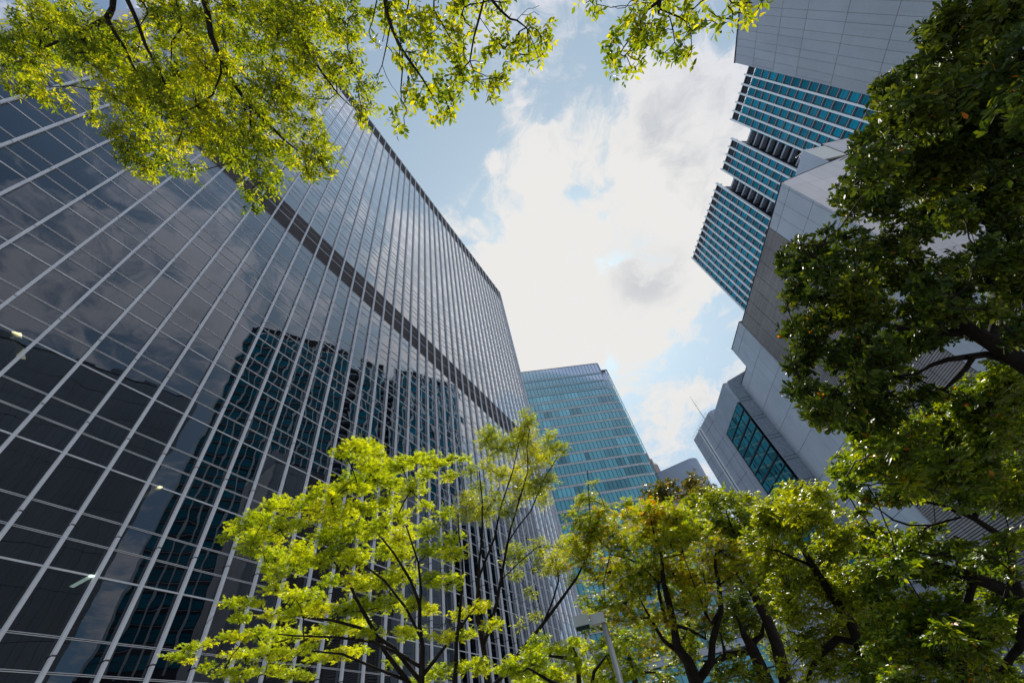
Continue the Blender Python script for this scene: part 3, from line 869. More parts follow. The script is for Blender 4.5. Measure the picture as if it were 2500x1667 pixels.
def tree(name, label, clumps, limbs, base, depth, leaf, mt, tmpl, seed, dens=1.0, dvar=0.12, sprays=1.0, per=9, twig=0.004, flat=0.75,
         tintf=None, spraylen=2.6, trunk_r=0.12, shrink=1.0, thickness=0.8, up=0.75, wtint=0.22, cfar=0.05, group=None, whorl=False, top=None):
    """clumps: (px, py, r) directions and apparent radii of leaf masses, placed about `depth` metres away and spread in depth;
    limbs: polylines (px, py, dd, rpx) of the visible branches, dd added to depth"""
    rg = np.random.default_rng(seed)
    root = empty(name, tuple(base))
    tag(root, label, 'tree', group)
    B0 = np.array(base, float)
    nodes, par, rad, fixed = [], [], [], []
    def add(p, pa, r, fx=True):
        nodes.append(np.asarray(p, float)); par.append(pa); rad.append(r); fixed.append(fx); return len(nodes) - 1
    add(B0, -1, trunk_r * 1.25)
    for li, L in enumerate(limbs):
        P = [at(x, y, depth + dd) for x, y, dd, r in L]
        rr = [r * (depth + dd) / FPX / 1.25 for x, y, dd, r in L]
        if li == 0 or (len(L[0]) > 3 and L[0][3] < 0):
            pa = 0
            mid = B0 * 0.5 + P[0] * 0.5 + rg.normal(0, 0.05, 3)
            pa = add(mid, pa, max(trunk_r, abs(rr[0])))
        else:
            d = [np.linalg.norm(nd - P[0]) for nd in nodes]
            pa = int(np.argmin(d))
        for i, (p, r) in enumerate(zip(P, rr)):
            if i:
                a = nodes[pa]; nseg = max(1, int(np.linalg.norm(p - a) / (0.05 * depth)))
                for t in range(1, nseg):
                    pa = add(a + (p - a) * t / nseg + rg.normal(0, 0.0035 * depth, 3), pa, abs(rr[i - 1]) + (abs(r) - abs(rr[i - 1])) * t / nseg)
            pa = add(p, pa, abs(r))
    # clump centres in space
    cc, cr = [], []
    for c in clumps:
        x, y, r = c[:3]
        dd = c[3] if len(c) > 3 else rg.normal(0, dvar * depth * 0.5)
        x += rg.normal(0, 0.3 * r); y += rg.normal(0, 0.3 * r); r *= rg.uniform(0.75, 1.3)
        dd += cfar * depth
        p = at(x, y, depth + dd)
        cc.append(p); cr.append(r * (depth + dd) / FPX * shrink)
    cc = np.array(cc); cr = np.array(cr)
    N = np.array(nodes)
    left = list(range(len(cc)))
    dm = np.linalg.norm(cc[:, None] - N[None], axis=2); bi = dm.argmin(1); bd = dm.min(1)
    cnode = {}
    while left:
        j = min(left, key=lambda q_: bd[q_]); left.remove(j)
        a = nodes[bi[j]]; p = cc[j] - np.array([0, 0, 0.15 * cr[j]])
        pa = int(bi[j]); nseg = max(2, int(bd[j] / (0.025 * depth)))
        off = rg.normal(0, 0.06 * max(bd[j], .01), 3)
        new = []
        for t in range(1, nseg + 1):
            tt = t / nseg
            pa = add(a + (p - a) * tt + off * math.sin(math.pi * tt) + rg.normal(0, 0.0022 * depth, 3), pa, -1, False); new.append(pa)
        cnode[j] = pa
        NN = np.array([nodes[i] for i in new])
        for q_ in left:
            d = np.linalg.norm(NN - cc[q_], axis=1); k = int(d.argmin())
            if d[k] < bd[q_]: bd[q_] = d[k]; bi[q_] = new[k]
    cnt = np.zeros(len(nodes))
    for j in cnode.values(): cnt[j] += 1
    for i in range(len(nodes) - 1, 0, -1): cnt[par[i]] += cnt[i]
    for i in range(1, len(nodes)):
        if rad[i] < 0:
            rad[i] = min(twig * (1.0 + cnt[i]) ** 0.55, rad[par[i]] if rad[par[i]] > 0 else 9)
    # branch meshes: chains between forks
    kids = {}
    for i in range(1, len(nodes)): kids.setdefault(par[i], []).append(i)
    br = MB()
    used = set()
    for i in range(0, len(nodes)):
        for k in kids.get(i, []):
            if k in used: continue
            if i and kids[i][0] == k and i in used: continue
            ch = [i, k]; used.add(k)
            while kids.get(ch[-1]):
                nk = kids[ch[-1]][0]; used.add(nk); ch.append(nk)
            rr = [max(rad[c], twig * 0.7) for c in ch]
            if len(rr) > 1: rr[0] = rr[1] if i else rr[0]
            br.tube([nodes[c] - B0 for c in ch], rr, 7 if max(rr) > 0.03 else 4)
    # sprays: short twigs carrying leaves
    pos, ax, nr, sz, tn = [], [], [], [], []
    tw = br
    lw = 0.20 if tmpl is not TM['maple'] else 0.45
    for j in range(len(cc)):
        r = cr[j]
        ns = max(2, int(sprays * dens * 2.2 * (r / leaf) ** 2 / per * 1.7))
        d = unit(rg.normal(0, 1, (ns, 3))); rad_ = rg.random(ns) ** 0.38 * rg.uniform(0.75, 1.32, ns)
        P = cc[j] + d * rad_[:, None] * np.array([r, r, r * flat]) * np.array([1, 1, 1]) * (0.95)
        start = nodes[cnode[j]]
        crad = cc[j] - B0; crad[2] *= 0.3; dirs = unit(d * 0.35 + unit(crad) * 0.35 + rg.normal(0, 0.55, (ns, 3)))
        dirs[:, 2] *= 0.55; dirs = unit(dirs)
        ctint = rg.normal(0, 0.12)
        for s_i in range(ns):
            L = leaf * spraylen * rg.uniform(0.6, 1.15)
            p0 = P[s_i] - dirs[s_i] * L * 0.5
            if rg.random() < 0.5:
                pm = (p0 + start) / 2 + rg.normal(0, 0.08 * r, 3)
                tw.tube([start - B0, pm - B0, p0 - B0, p0 + dirs[s_i] * L - B0], [twig * 0.55, twig * 0.45, twig * 0.4, twig * 0.22], 3)
            else:
                tw.tube([p0 - B0, p0 + dirs[s_i] * L - B0], [twig * 0.4, twig * 0.22], 3)
            sd = unit(np.cross(dirs[s_i], (0.01, 0.02, 1.0)))
            n_up = unit(np.array([0, 0, 1.0]) * up + rg.normal(0, 0.32, 3))
            for q_ in range(per):
                if whorl:
                    an = rg.uniform(0, 2 * math.pi); fw = rg.uniform(-0.1, 0.75)
                    vv = np.cross(dirs[s_i], sd)
                    a_ = dirs[s_i] * fw + (sd * math.cos(an) + vv * math.sin(an))
                    pos.append(p0 + dirs[s_i] * L * (0.6 + 0.4 * rg.random()))
                    nn = dirs[s_i] * 0.9 + rg.normal(0, 0.35, 3)
                else:
                    side = 1 if q_ % 2 else -1
                    a_ = dirs[s_i] * (0.62 if q_ < per - 1 else 2.0) + sd * side * 0.85 + rg.normal(0, 0.22, 3)
                    a_ = a_ + np.array([0, 0, -0.22])
                    pos.append(p0 + dirs[s_i] * L * (q_ + 0.5) / per)
                    nn = n_up + rg.normal(0, 0.30, 3)
                ax.append(a_); nr.append(nn); sz.append(leaf * rg.uniform(0.65, 1.15))
                tn.append(0.5 + ctint + rg.normal(0, wtint))
    pos = np.array(pos); tn = np.array(tn)
    if tintf is not None: tn = tintf(pos, tn, rg)
    o = leaf_mesh('crown', pos - B0, np.array(ax), np.array(nr), np.array(sz), np.clip(tn, 0, 1), tmpl, mt, root)
    br.build('trunk', BARK, root, True)
    return root, len(pos)


TM = dict(leaflet=T_lance(.19), lance=T_lance(.15), ovate=T_lance(.24), obov=T_obov(.19), narrow=T_lance(.105), maple=T_maple())


def sc(ox, oy, s, pts): return [(ox + p[0] / s, oy + p[1] / s, p[2] / s) + tuple(p[3:]) for p in pts]
def sl(ox, oy, s, L): return [[(ox + p[0] / s, oy + p[1] / s, p[2], p[3] / s) for p in l] for l in L]


def thin(L, k): return [[(p[0], p[1], p[2], p[3] * k) for p in l] for l in L]


NLEAF = {}
def fleck(pr): return lambda p, t, g: np.where(g.random(len(t)) < pr, 1.0, np.minimum(t, 0.95))
# --- A: crown hanging over the dark slab, upper left
cA = sc(0, 0, 2.502, [(60,160,90),(200,60,110),(330,120,130),(480,80,130),(560,200,140),(250,230,120),(80,270,100),(60,400,100),(200,380,120),(340,350,120),(480,330,130),(620,330,140),(100,500,80),(200,540,80),(310,540,90),(270,600,40),
(700,220,110),(830,170,60),(960,70,100),(1080,120,130),(900,290,120),(760,380,130),(1050,300,140),(1200,230,140),(1180,80,110),(1330,60,110),(1450,60,120),(1580,80,130),(1720,60,130),(1850,80,120),(2000,60,130),(2130,80,110),(2230,60,60),
(640,450,90),(560,545,55),(660,610,70),(820,520,120),(960,480,130),(1100,450,140),(1250,400,150),(1400,300,150),(1550,250,150),(1700,250,150),(1850,250,140),(1980,220,130),(2100,250,100),
(580,745,75),(660,780,70),(780,680,100),(900,620,130),(1030,620,140),(1180,580,150),(1330,550,150),(1480,480,150),(1640,420,150),(1800,420,140),(1930,400,130),(2060,400,100),(2150,380,70),
(820,840,100),(950,800,130),(1080,760,140),(1230,720,150),(1380,700,150),(1530,650,150),(1680,600,140),(1800,590,110),(1900,660,90),(2050,560,90),(2170,520,90),(2220,650,65),(2170,720,70),
(780,930,80),(880,980,90),(925,1050,45),(1000,930,110),(1130,890,110),(1150,1030,70),(1280,850,120),(1420,850,120),(1400,990,80),(1560,800,120),(1680,800,110),(1620,950,110),(1490,980,80),(1730,950,90),(1600,1090,80),(1550,1220,60),(1640,1170,60),(1850,760,90),(1930,800,60),(1850,950,100),(1950,990,90),(1980,920,70),(1880,1080,60),(2010,1080,45),(1500,1180,40),(1690,1080,60)])
lA = sl(0, 0, 2.502, [
 [(640,-420,-0.5,-60),(700,-120,0,36),(688,50,0,28),(655,115,0,34),(560,160,.1,22),(480,215,.2,20),(400,235,.2,16),(300,280,.2,13),(235,310,.3,10),(205,400,.3,8),(215,500,.4,4)],
 [(655,115,0,24),(700,200,0,17),(760,290,.1,15),(810,400,.2,14),(870,500,.2,12),(870,600,.3,6)],
 [(700,-140,0,30),(760,-40,-.2,26),(830,110,-.2,22),(890,280,-.1,18),(960,410,0,14),(1030,560,0,10),(1050,640,.1,5)],
 [(1180,-420,-.5,-60),(1235,-60,0,40),(1270,80,0,34),(1290,220,0,30),(1340,340,.1,26),(1420,500,.1,22),(1530,660,.2,19),(1640,760,.2,15),(1740,860,.3,11),(1860,950,.3,6)],
 [(1235,-100,0,34),(1600,-160,.2,30),(1680,-20,.3,24),(1760,80,.3,20),(1830,200,.3,17),(1900,340,.3,15),(1970,450,.4,12),(2060,570,.4,8),(2130,640,.5,5)],
 [(1350,340,.1,14),(1350,450,0,13),(1300,580,0,10),(1200,650,0,8),(1080,700,0,5)],
 [(1530,660,.2,13),(1530,760,.2,11),(1570,930,.3,8),(1560,1040,.3,5)],
 [(1430,510,.1,12),(1560,560,.2,10),(1700,680,.3,8),(1860,740,.3,5)],
 [(1180,-140,.0,24),(1075,-20,.2,16),(1110,170,.2,12),(1050,260,.3,9),(1045,400,.3,5)],
 [(750,-60,-.2,12),(880,20,0,9),(905,80,.1,8),(860,150,.1,6),(780,190,.2,4)]])
_, NLEAF['A'] = tree('overhanging_tree', 'sunlit yellow-green tree whose crown hangs over the top of the dark office slab', cA, thin(lA, .66), (-5.2, 3.4, 0), 6.6, 0.084, LM['zelk'], TM['leaflet'], 21, dens=4.90, per=8, up=1.1, twig=0.005, trunk_r=0.2)

# --- B: sprays against the open sky, top centre
cB = sc(850, 0, 4.276, [(400,80,90),(520,60,120),(650,120,130),(800,80,130),(950,80,130),(1100,80,120),(1230,60,110),(1350,60,90),(1480,80,80),(1450,180,60),(400,220,90),(500,280,110),(640,300,130),(790,280,130),(930,230,120),(1060,180,110),(1180,180,80),(1650,40,60),(420,400,80),(520,430,110),(650,450,130),(790,430,120),(900,400,90),(1080,330,100),(1200,380,90),(1260,320,60),(450,560,80),(560,600,90),(700,600,110),(830,620,120),(1050,500,100),(1150,480,90),(1220,560,70),(1000,620,90),(1130,640,110),(1080,760,130),(1180,760,90),(640,760,80),(720,860,100),(850,830,110),(980,880,130),(1120,880,120),(1220,880,80),(650,960,80),(760,1000,110),(880,1020,100),(1000,1040,90),(1100,1020,100),(1170,1020,60),(560,1050,50),(520,1180,90),(620,1180,90),(680,1080,70),(800,1150,80),(540,1300,80),(600,1330,50),(500,1260,60),(900,1180,90),(1010,1180,90),(1100,1130,70),(960,1270,70),(1060,1230,60),(1320,820,60),(1280,900,50),
(1600,280,60),(1660,320,50),(1490,420,60),(1560,450,70),(1640,450,70),(1720,420,50),(1450,560,80),(1400,640,60),(1560,560,90),(1680,560,90),(1800,560,90),(1780,460,70),(1860,380,70),(1900,260,70),(1980,300,90),(2080,320,90),(2000,430,100),(2100,440,70),(1920,520,90),(2040,540,80),(1850,620,50),(2000,620,60),(1620,640,60),(1400,730,50),(1500,780,70),(1590,800,80),(1630,870,60),(1500,880,70),(1560,930,70),(1490,1000,40),(1380,820,40)])
lB = sl(850, 0, 4.276, [
 [(300,-700,-.4,-70),(380,-80,0,34),(400,120,0,26),(450,280,0,24),(540,490,0,21),(650,650,0,18),(760,800,0,12),(880,1000,0,6)],
 [(380,-90,0,20),(895,-60,.1,15),(895,110,.1,13),(870,200,.1,10),(760,290,.1,6)],
 [(895,110,.1,10),(980,250,.1,9),(1080,420,.1,5)],
 [(900,-90,0,22),(1430,-60,.1,20),(1370,180,.1,15),(1310,400,.1,12),(1270,640,.1,10),(1180,740,.1,6)],
 [(1270,640,.1,9),(1310,740,.1,7),(1450,800,.1,5)],
 [(1430,-70,0,22),(1480,-20,0,20),(1590,110,0,17),(1690,200,0,14),(1760,215,0,12),(1860,290,0,9),(1910,400,0,5)],
 [(565,540,0,12),(565,750,0,9),(550,930,0,8),(555,1040,0,5)],
 [(380,-90,0,10),(300,0,.1,9),(255,220,.1,7),(220,320,.1,6),(230,400,.1,5),(290,450,.1,3.5),(350,480,.1,3)],
 [(435,290,0,9),(400,480,.1,8),(355,680,.1,6),(290,830,.1,4)],
 [(355,680,.1,4),(400,800,.1,4),(455,900,.1,3),(490,940,.1,2.5)],
 [(1760,215,0,5),(1810,155,0,4),(1880,160,0,3.5),(1940,125,0,3),(1990,160,0,2.5)],
 [(1810,155,0,3),(1880,90,0,3),(1930,90,0,2.5),(1995,60,0,2.5)]])
_, NLEAF['B'] = tree('overhanging_tree', 'green tree spray with larger leaves hanging alone against blue sky at top centre', cB, lB, (-3.6, 0.4, 0), 4.9, 0.084, LM['zelk'], TM['ovate'], 22, dens=3.15, per=6, twig=0.0035, spraylen=2.2, trunk_r=0.14)
# --- C: sprays left of the panel building, top
cC = sc(1380, 0, 2.585, [(150,20,50),(200,30,50),(190,90,25),(440,20,30),(500,60,70),(560,40,80),(640,30,80),(740,60,90),(820,60,70),(480,130,80),(600,130,100),(380,130,50),(350,200,70),(460,220,90),(560,220,80),(660,180,80),(760,160,80),(830,130,60),(850,170,30),(290,240,50),(270,330,45),(360,330,80),(450,320,80),(540,300,60),(330,400,60),(420,400,70),(400,445,40),(290,390,35),(600,340,50),(700,260,70),(790,240,60),(760,330,60),(690,370,45),(740,380,45),(640,370,35),(480,380,35),(940,60,45),(1010,40,60),(1090,30,70),(1180,20,55),(980,110,45),(1040,110,45),(1160,80,35),(1160,115,18),(1240,10,40),(980,150,22)])
lC = sl(1380, 0, 2.585, [
 [(620,-400,-.3,-36),(600,-60,0,22),(592,30,0,18),(590,90,0,10)],
 [(590,10,0,13),(510,70,0,10),(440,200,0,8),(370,300,0,5)],
 [(600,60,0,8),(720,110,.1,7),(780,150,.1,4)],
 [(660,110,0,5),(680,190,0,5),(690,270,0,3)],
 [(600,-60,0,14),(1000,-60,.1,9),(1050,20,.1,6),(1180,20,.1,4)],
 [(600,-60,0,10),(200,-50,.1,7),(170,20,.1,5)],
 [(500,-20,0,4),(410,10,0,4),(380,50,0,3),(330,55,0,2),(300,40,0,1.6)]])
_, NLEAF['C'] = tree('overhanging_tree', 'small leafy spray hanging from the top edge just left of the grey panel building', cC, lC, (-2.2, -2.4, 0), 4.6, 0.084, LM['zelk'], TM['ovate'], 23, dens=2.98, per=6, twig=0.0035, spraylen=2.2, trunk_r=0.12)

# --- D: big dark leathery tree, right
cD = [(2320,40,35),(2380,60,60),(2450,40,70),(2500,120,80),(2290,80,30),(2340,120,60),(2420,140,80),(2280,150,40),(2330,200,70),(2260,200,50),(2200,200,40),(2160,212,28),(2180,240,50),(2250,270,70),(2340,290,80),(2430,250,90),(2500,230,90),(2165,290,45),(2140,320,30),(2200,330,70),(2290,370,80),(2390,370,90),(2480,340,90),(2105,350,32),(2090,400,28),(2130,400,50),(2200,420,70),(2290,450,80),(2390,470,70),(2480,450,70),(2095,450,35),(2110,500,40),(2170,500,60),(2250,520,50),(2340,540,40)]
cD += sc(1850, 500, 3.135, [(550,210,60),(600,260,60),(500,300,60),(740,220,60),(300,330,50),(380,320,60),(450,400,100),(320,430,80),(240,480,50),(600,400,120),(760,330,100),(880,350,100),(350,560,100),(500,560,130),(680,520,140),(850,480,130),(1000,420,120),(280,640,60),(400,680,110),(560,720,140),(740,700,150),(930,650,150),(1120,560,130),(230,740,45),(320,760,70),(1000,270,70),(1150,300,90),(1250,420,90),(1300,580,90),(1400,480,70),(1550,560,90),
(280,880,60),(210,950,45),(260,1000,60),(400,900,120),(560,900,140),(740,880,150),(940,850,160),(1150,780,160),(1330,720,130),(1520,720,110),(1700,650,110),(1880,600,110),(1400,880,100),(1600,850,100),(1780,800,120),(1950,760,120),(1900,950,110),(2030,870,100),
(330,1080,90),(480,1080,130),(650,1070,140),(840,1050,150),(1040,1020,150),(1220,1000,110),(1350,1060,60),(1400,980,80),(290,1230,55),(400,1220,110),(560,1230,130),(740,1220,140),(920,1200,130),(1080,1150,100),(310,1350,50),(420,1370,100),(580,1390,120),(750,1380,120),(920,1350,110),(1080,1280,70),(400,1500,60),(520,1520,90),(650,1540,100),(800,1500,110),(950,1480,90),(1100,1480,80),(1950,1000,90),(2040,1060,80),(1500,400,70),(1700,300,110),(1850,250,110),(1950,400,110),(1650,450,90),(1780,520,100),(1950,560,100),(1450,620,90),(1600,560,80),(2000,680,100),(1480,80,90),(1600,150,90),(1750,100,100),(1900,60,110),(1300,180,70),(1230,1310,50),(1400,1440,60),(1300,1450,90),(1450,1520,90),(1850,1200,80),(1900,1400,110),(1700,1500,100),(2000,1300,90),(1580,1500,70),(1700,880,90),(1500,820,90),(1400,780,80)])
cD += [(1950,962,32),(1990,990,32),(2020,1020,35),(2060,1035,38),(2100,1035,38),(2150,1010,45)]
lD = sl(1850, 500, 3.135, [
 [(2300,1500,-.3,-120),(2100,1250,-.2,90),(1900,1130,0,80),(1750,1030,0,72),(1600,950,.1,66),(1500,850,.2,55),(1400,700,.3,42),(1300,550,.4,26),(1200,420,.5,12)],
 [(1600,950,.1,50),(1400,1000,.3,40),(1150,960,.4,30),(900,900,.5,22),(650,820,.6,14),(450,700,.6,8)],
 [(2050,1220,0,40),(1750,1145,.1,34),(1600,1165,.1,30),(1450,1185,.1,24),(1330,1225,.2,18),(1220,1290,.2,10)],
 [(1650,1165,0,24),(1590,1250,.1,22),(1510,1340,.1,20),(1420,1420,.2,12)],
 [(1800,1000,0,44),(1850,700,.3,40),(1800,300,.4,34),(1750,0,.5,26),(1780,-400,.6,20),(1850,-900,.7,14)],
 [(1820,200,.4,24),(1500,-100,.5,20),(1300,-400,.5,14),(1150,-650,.6,8)],
 [(1280,520,.4,14),(1000,330,.5,10),(900,-100,.6,7)]])
_, NLEAF['D'] = tree('broadleaf_tree', 'big dark leathery-leaved tree covering the right side in front of the grey blocks', cD, lD, (3.9, -4.6, 0), 5.4, 0.098, LM['thick'], TM['obov'], 24, dens=25.58, per=8, twig=0.005, spraylen=1.1, trunk_r=0.22, whorl=True, dvar=0.30, wtint=0.2, tintf=fleck(0.004))

# --- E: glossy ovate tree, lower right
cE = sc(1650, 700, 2.613, [(1190,960,70),(1280,960,80),(1400,860,45),(1390,930,80),(1500,950,100),(1600,880,70),(1650,790,60),(1750,850,90),(1150,1060,80),(1110,1130,80),(1060,1100,40),(1040,1160,40),(1250,1070,110),(1380,1080,110),(1520,1070,120),(1680,1000,120),(1830,960,120),(1980,1000,120),(2120,1060,120),(1850,700,65),(1930,650,75),(2030,620,85),(2130,620,90),(2000,750,120),(2120,780,120),(1900,820,110),(2200,900,100),(1120,1230,80),(1090,1290,50),(1130,1340,60),(1250,1220,110),(1380,1230,110),(1520,1220,110),(1680,1180,130),(1830,1150,130),(1980,1200,120),(2130,1240,130),(1210,1330,70),(1320,1340,70),(1450,1330,60),(2180,1380,90),(1170,1430,40)])
cE += sc(1950, 1150, 3.033, [(560,500,90),(680,480,90),(560,600,80),(700,600,100),(850,480,80),(850,600,100),(980,560,90),(1100,650,90),(1250,700,70),(1000,450,50),(1350,600,50),(1550,620,60),(1620,750,60),(600,780,90),(750,780,100),(900,800,100),(1050,860,110),(1200,900,90),(650,950,100),(800,980,110),(950,1020,110),(1100,1050,110),(1250,1050,70),(660,1200,100),(820,1200,120),(980,1220,120),(1140,1250,110),(1300,1280,110),(1450,1270,90),(1600,1250,80),(600,1350,80),(750,1380,110),(900,1400,110),(1050,1420,110),(1200,1420,110),(1350,1420,110),(1500,1420,110),(1640,1400,80),(700,1500,80),(900,1530,80),(1100,1530,80),(1300,1530,80),(1500,1530,80),(1450,950,90),(1550,1000,90),(1640,900,80),(1500,1150,100),(1620,1150,90),(1350,1180,100),(1450,780,80),(1550,720,80),(1640,480,80),(1500,540,80),(1400,700,80),(1200,560,80),(1280,820,90),(1150,760,90),(950,700,80),(850,700,90),(700,700,90),(560,870,80),(480,680,80),(560,1070,90),(560,1290,90),(700,1100,90),(900,1120,90),(480,1450,80),(620,1480,90),(1640,1530,80),(1600,1130,80)])
cE += sc(1650, 700, 2.613, [(1350,1000,90),(1450,1130,100),(1600,1090,100),(1750,1080,100),(1900,1060,110),(2050,950,110),(2180,1150,110),(1800,830,90),(1650,930,90),(1950,880,100),(2080,850,100),(2200,760,90),(1300,1150,90),(1600,1250,90),(1850,1250,90),(2030,1130,100),(2000,1300,90),(1500,1290,90),(1640,1300,90),(1780,1330,90),(1920,1330,90),(2080,1330,90),(1900,1200,90),(1750,1240,90),(1430,1260,80),(1850,760,80),(1750,920,80),(2180,660,80)])
lE = sl(1950, 1150, 3.033, [
 [(2050,1250,-.2,-90),(1700,960,0,70),(1500,870,.1,60),(1300,790,.2,50),(1100,720,.3,38),(900,650,.4,20),(700,600,.5,10)],
 [(1620,900,0,40),(1560,530,.2,34),(1440,440,.3,30),(1300,350,.3,24),(1100,260,.4,16),(900,220,.5,9)],
 [(1200,340,.3,12),(980,400,.4,12),(820,400,.4,11),(700,360,.4,9),(620,300,.4,5)],
 [(1560,620,.2,22),(1450,600,.2,20),(1300,550,.3,16),(1150,480,.3,9)],
 [(1300,790,.2,30),(1240,1000,.2,30),(1220,1180,.1,30),(1200,1400,.1,34),(1180,1600,0,36)],
 [(1700,960,0,40),(1640,1300,0,34),(1500,1450,.1,20)]])
_, NLEAF['E'] = tree('broadleaf_tree', 'glossy green tree with oval leaves and glints filling the lower right corner', cE, lE, (6.0, -2.6, 0), 6.2, 0.092, LM['glossy'], TM['ovate'], 25, dens=16.80, per=7, twig=0.005, spraylen=1.9, trunk_r=0.16, dvar=0.26, shrink=1.12, tintf=fleck(0.006))

# --- F: bright ovate tree left of it
cF = sc(1400, 1100, 2.138, [(1080,230,50),(1150,210,60),(1230,205,60),(1285,240,50),(1340,270,40),(1000,300,60),(1100,310,80),(1200,310,80),(960,300,40),(1000,400,80),(1100,400,80),(1200,400,70),(1290,370,50),(1370,310,26),(950,470,60),(1050,480,80),(1150,470,60),(1350,430,60),(1430,430,60),(1500,430,50),(1290,480,50),(1380,520,70),(1480,520,60),(1130,580,70),(1350,620,70),(1450,640,80),(1550,600,70),(1020,640,60),(1120,680,70),(1240,740,60),(1350,740,70),(1470,740,70),(1050,800,70),(1150,820,70),(1250,830,60),(1120,900,50),(1420,980,90),(1500,900,80),(1350,1080,60),(1560,1050,80),(1450,1130,70),(1150,1150,50),(1050,570,60),(1200,640,70),(1300,700,70),(1100,750,70),(1400,800,70),(1300,540,60),(1520,480,60),(1560,680,80),(1580,800,80),(1600,930,80),(1350,920,70),(1250,980,60),(1050,360,60),(1150,360,60),(1250,330,60),(1225,1195,50),(1245,1110,50),(1300,1160,50),(1180,1000,60),(1330,1000,60)])
lF = sl(1400, 1100, 2.138, [
 [(1640,1400,0,-44),(1560,1212,0,38),(1500,1040,0,34),(1450,900,0,32),(1380,800,0,28),(1300,680,0,25),(1250,600,0,22),(1200,520,0,16),(1180,440,0,9),(1150,330,.1,5)],
 [(1430,880,0,20),(1470,780,.1,14),(1450,700,.1,10),(1440,620,.1,6)],
 [(1250,600,0,12),(1150,560,.1,9),(1060,520,.1,6)],
 [(1480,1000,0,20),(1380,980,.1,22),(1290,1060,.1,20),(1240,1140,.1,12),(1220,1200,.1,8)]])
_, NLEAF['F'] = tree('broadleaf_tree', 'bright yellow-green oval-leaved tree in front of the glazed corner building', cF, lF, (9.6, -1.4, 0), 9.0, 0.105, LM['mid'], TM['ovate'], 26, dens=11.05, per=7, twig=0.006, spraylen=1.8, trunk_r=0.16, tintf=lambda p, t, g: t + 0.26, shrink=1.25)

# --- G: maple turning orange, centre right
orange = [at(x, y, 12.5) for x, y in ((1600, 1240), (1447, 1315), (1624, 1380), (1727, 1436), (1835, 1343), (1577, 1285), (1560, 1222))]
def autumn(p, t, g):
    t = t * 0.8 + 0.05
    for c in orange:
        d = np.linalg.norm(p - c, axis=1)
        t = t + np.clip(1 - d / 1.0, 0, 1) * g.uniform(-0.05, 0.46, len(t))
    return t
cG = sc(1400, 1100, 2.138, [(50,440,60),(130,440,70),(100,520,50),(40,560,50),(220,420,70),(270,370,60),(330,320,70),(270,270,40),(400,330,60),(450,400,70),(350,420,70),(480,340,60),(560,380,70),(540,320,50),(640,380,70),(600,470,80),(500,480,80),(390,510,80),(280,520,60),(180,620,70),(260,660,80),(130,700,50),(80,780,35),(160,790,60),(350,620,80),(440,600,60),(550,600,70),(650,560,80),(740,520,70),(720,640,70),(640,680,70),(830,540,70),(900,560,70),(880,640,60),(800,680,50),(260,780,70),(360,750,70),(460,750,50),(580,800,70),(680,890,50),(300,860,60),(380,860,60),(480,900,50),(570,930,60),(650,950,50),(960,480,50),(970,560,60),(200,500,60),(80,360,40),(160,350,45),(330,450,60),(60,620,50),(420,680,60),(560,700,60),(200,860,60),(120,860,40),(420,1000,60),(330,960,60),(540,500,60),(700,450,60),(760,590,60),(680,760,60),(600,640,60)])
lG = sl(1400, 1100, 2.138, [
 [(700,1420,0,-60),(640,1212,0,56),(600,1100,0,46),(540,1020,0,34),(520,890,0,30),(490,760,0,26),(470,690,0,20),(460,560,0,12),(420,430,.1,7),(400,340,.1,4)],
 [(530,920,0,16),(480,880,.1,16),(450,760,.1,14),(440,690,.1,10),(360,600,.1,7),(280,560,.1,7),(190,540,.1,5),(180,590,.1,4)],
 [(640,1212,0,34),(720,1100,.1,30),(725,1000,.1,26),(770,830,.1,22),(760,700,.1,18),(740,600,.1,12),(745,500,.2,6)],
 [(720,900,.1,16),(690,850,.1,16),(695,760,.1,10),(680,640,.1,5)],
 [(590,1080,0,24),(470,990,.1,16),(400,870,.2,11),(350,780,.2,6)],
 [(500,900,0,14),(600,930,.1,14),(690,980,.1,10)],
 [(470,560,0,8),(560,540,.1,7),(620,450,.1,4)],
 [(760,700,.1,8),(850,640,.2,6),(920,560,.2,4)]])
_, NLEAF['G'] = tree('maple_tree', 'maple turning orange in patches, right of the street lamp', cG, thin(lG, .8), (13.6, 1.6, 0), 12.0, 0.095, LM['autumn'], TM['maple'], 27, dens=3.71, per=6, twig=0.008, spraylen=1.7, trunk_r=0.2, flat=0.55, tintf=autumn, shrink=1.6)

# --- H: olive evergreen behind it
cH = sc(1400, 1100, 2.138, [(400,190,40),(450,180,45),(520,180,55),(590,180,55),(650,200,50),(695,230,32),(430,250,45),(500,260,65),(580,260,65),(640,270,50),(470,330,50),(560,340,60),(400,230,28),(520,420,60),(610,430,60),(560,520,50)])
lH = sl(1400, 1100, 2.138, [[(640,1300,0,-24),(600,900,0,22),(570,600,0,18),(540,400,0,12),(520,280,0,7),(480,220,0,4)], [(545,420,0,8),(620,300,0,6),(650,230,0,3)], [(530,350,0,7),(440,260,0,4)]])
_, NLEAF['H'] = tree('evergreen_tree', 'olive-brown evergreen rising behind the orange maple, below the rounded building', cH, lH, (21, -0.6, 0), 20.0, 0.17, LM['olive'], TM['ovate'], 28, dens=6.72, per=7, twig=0.012, spraylen=1.6, trunk_r=0.25, shrink=1.20)

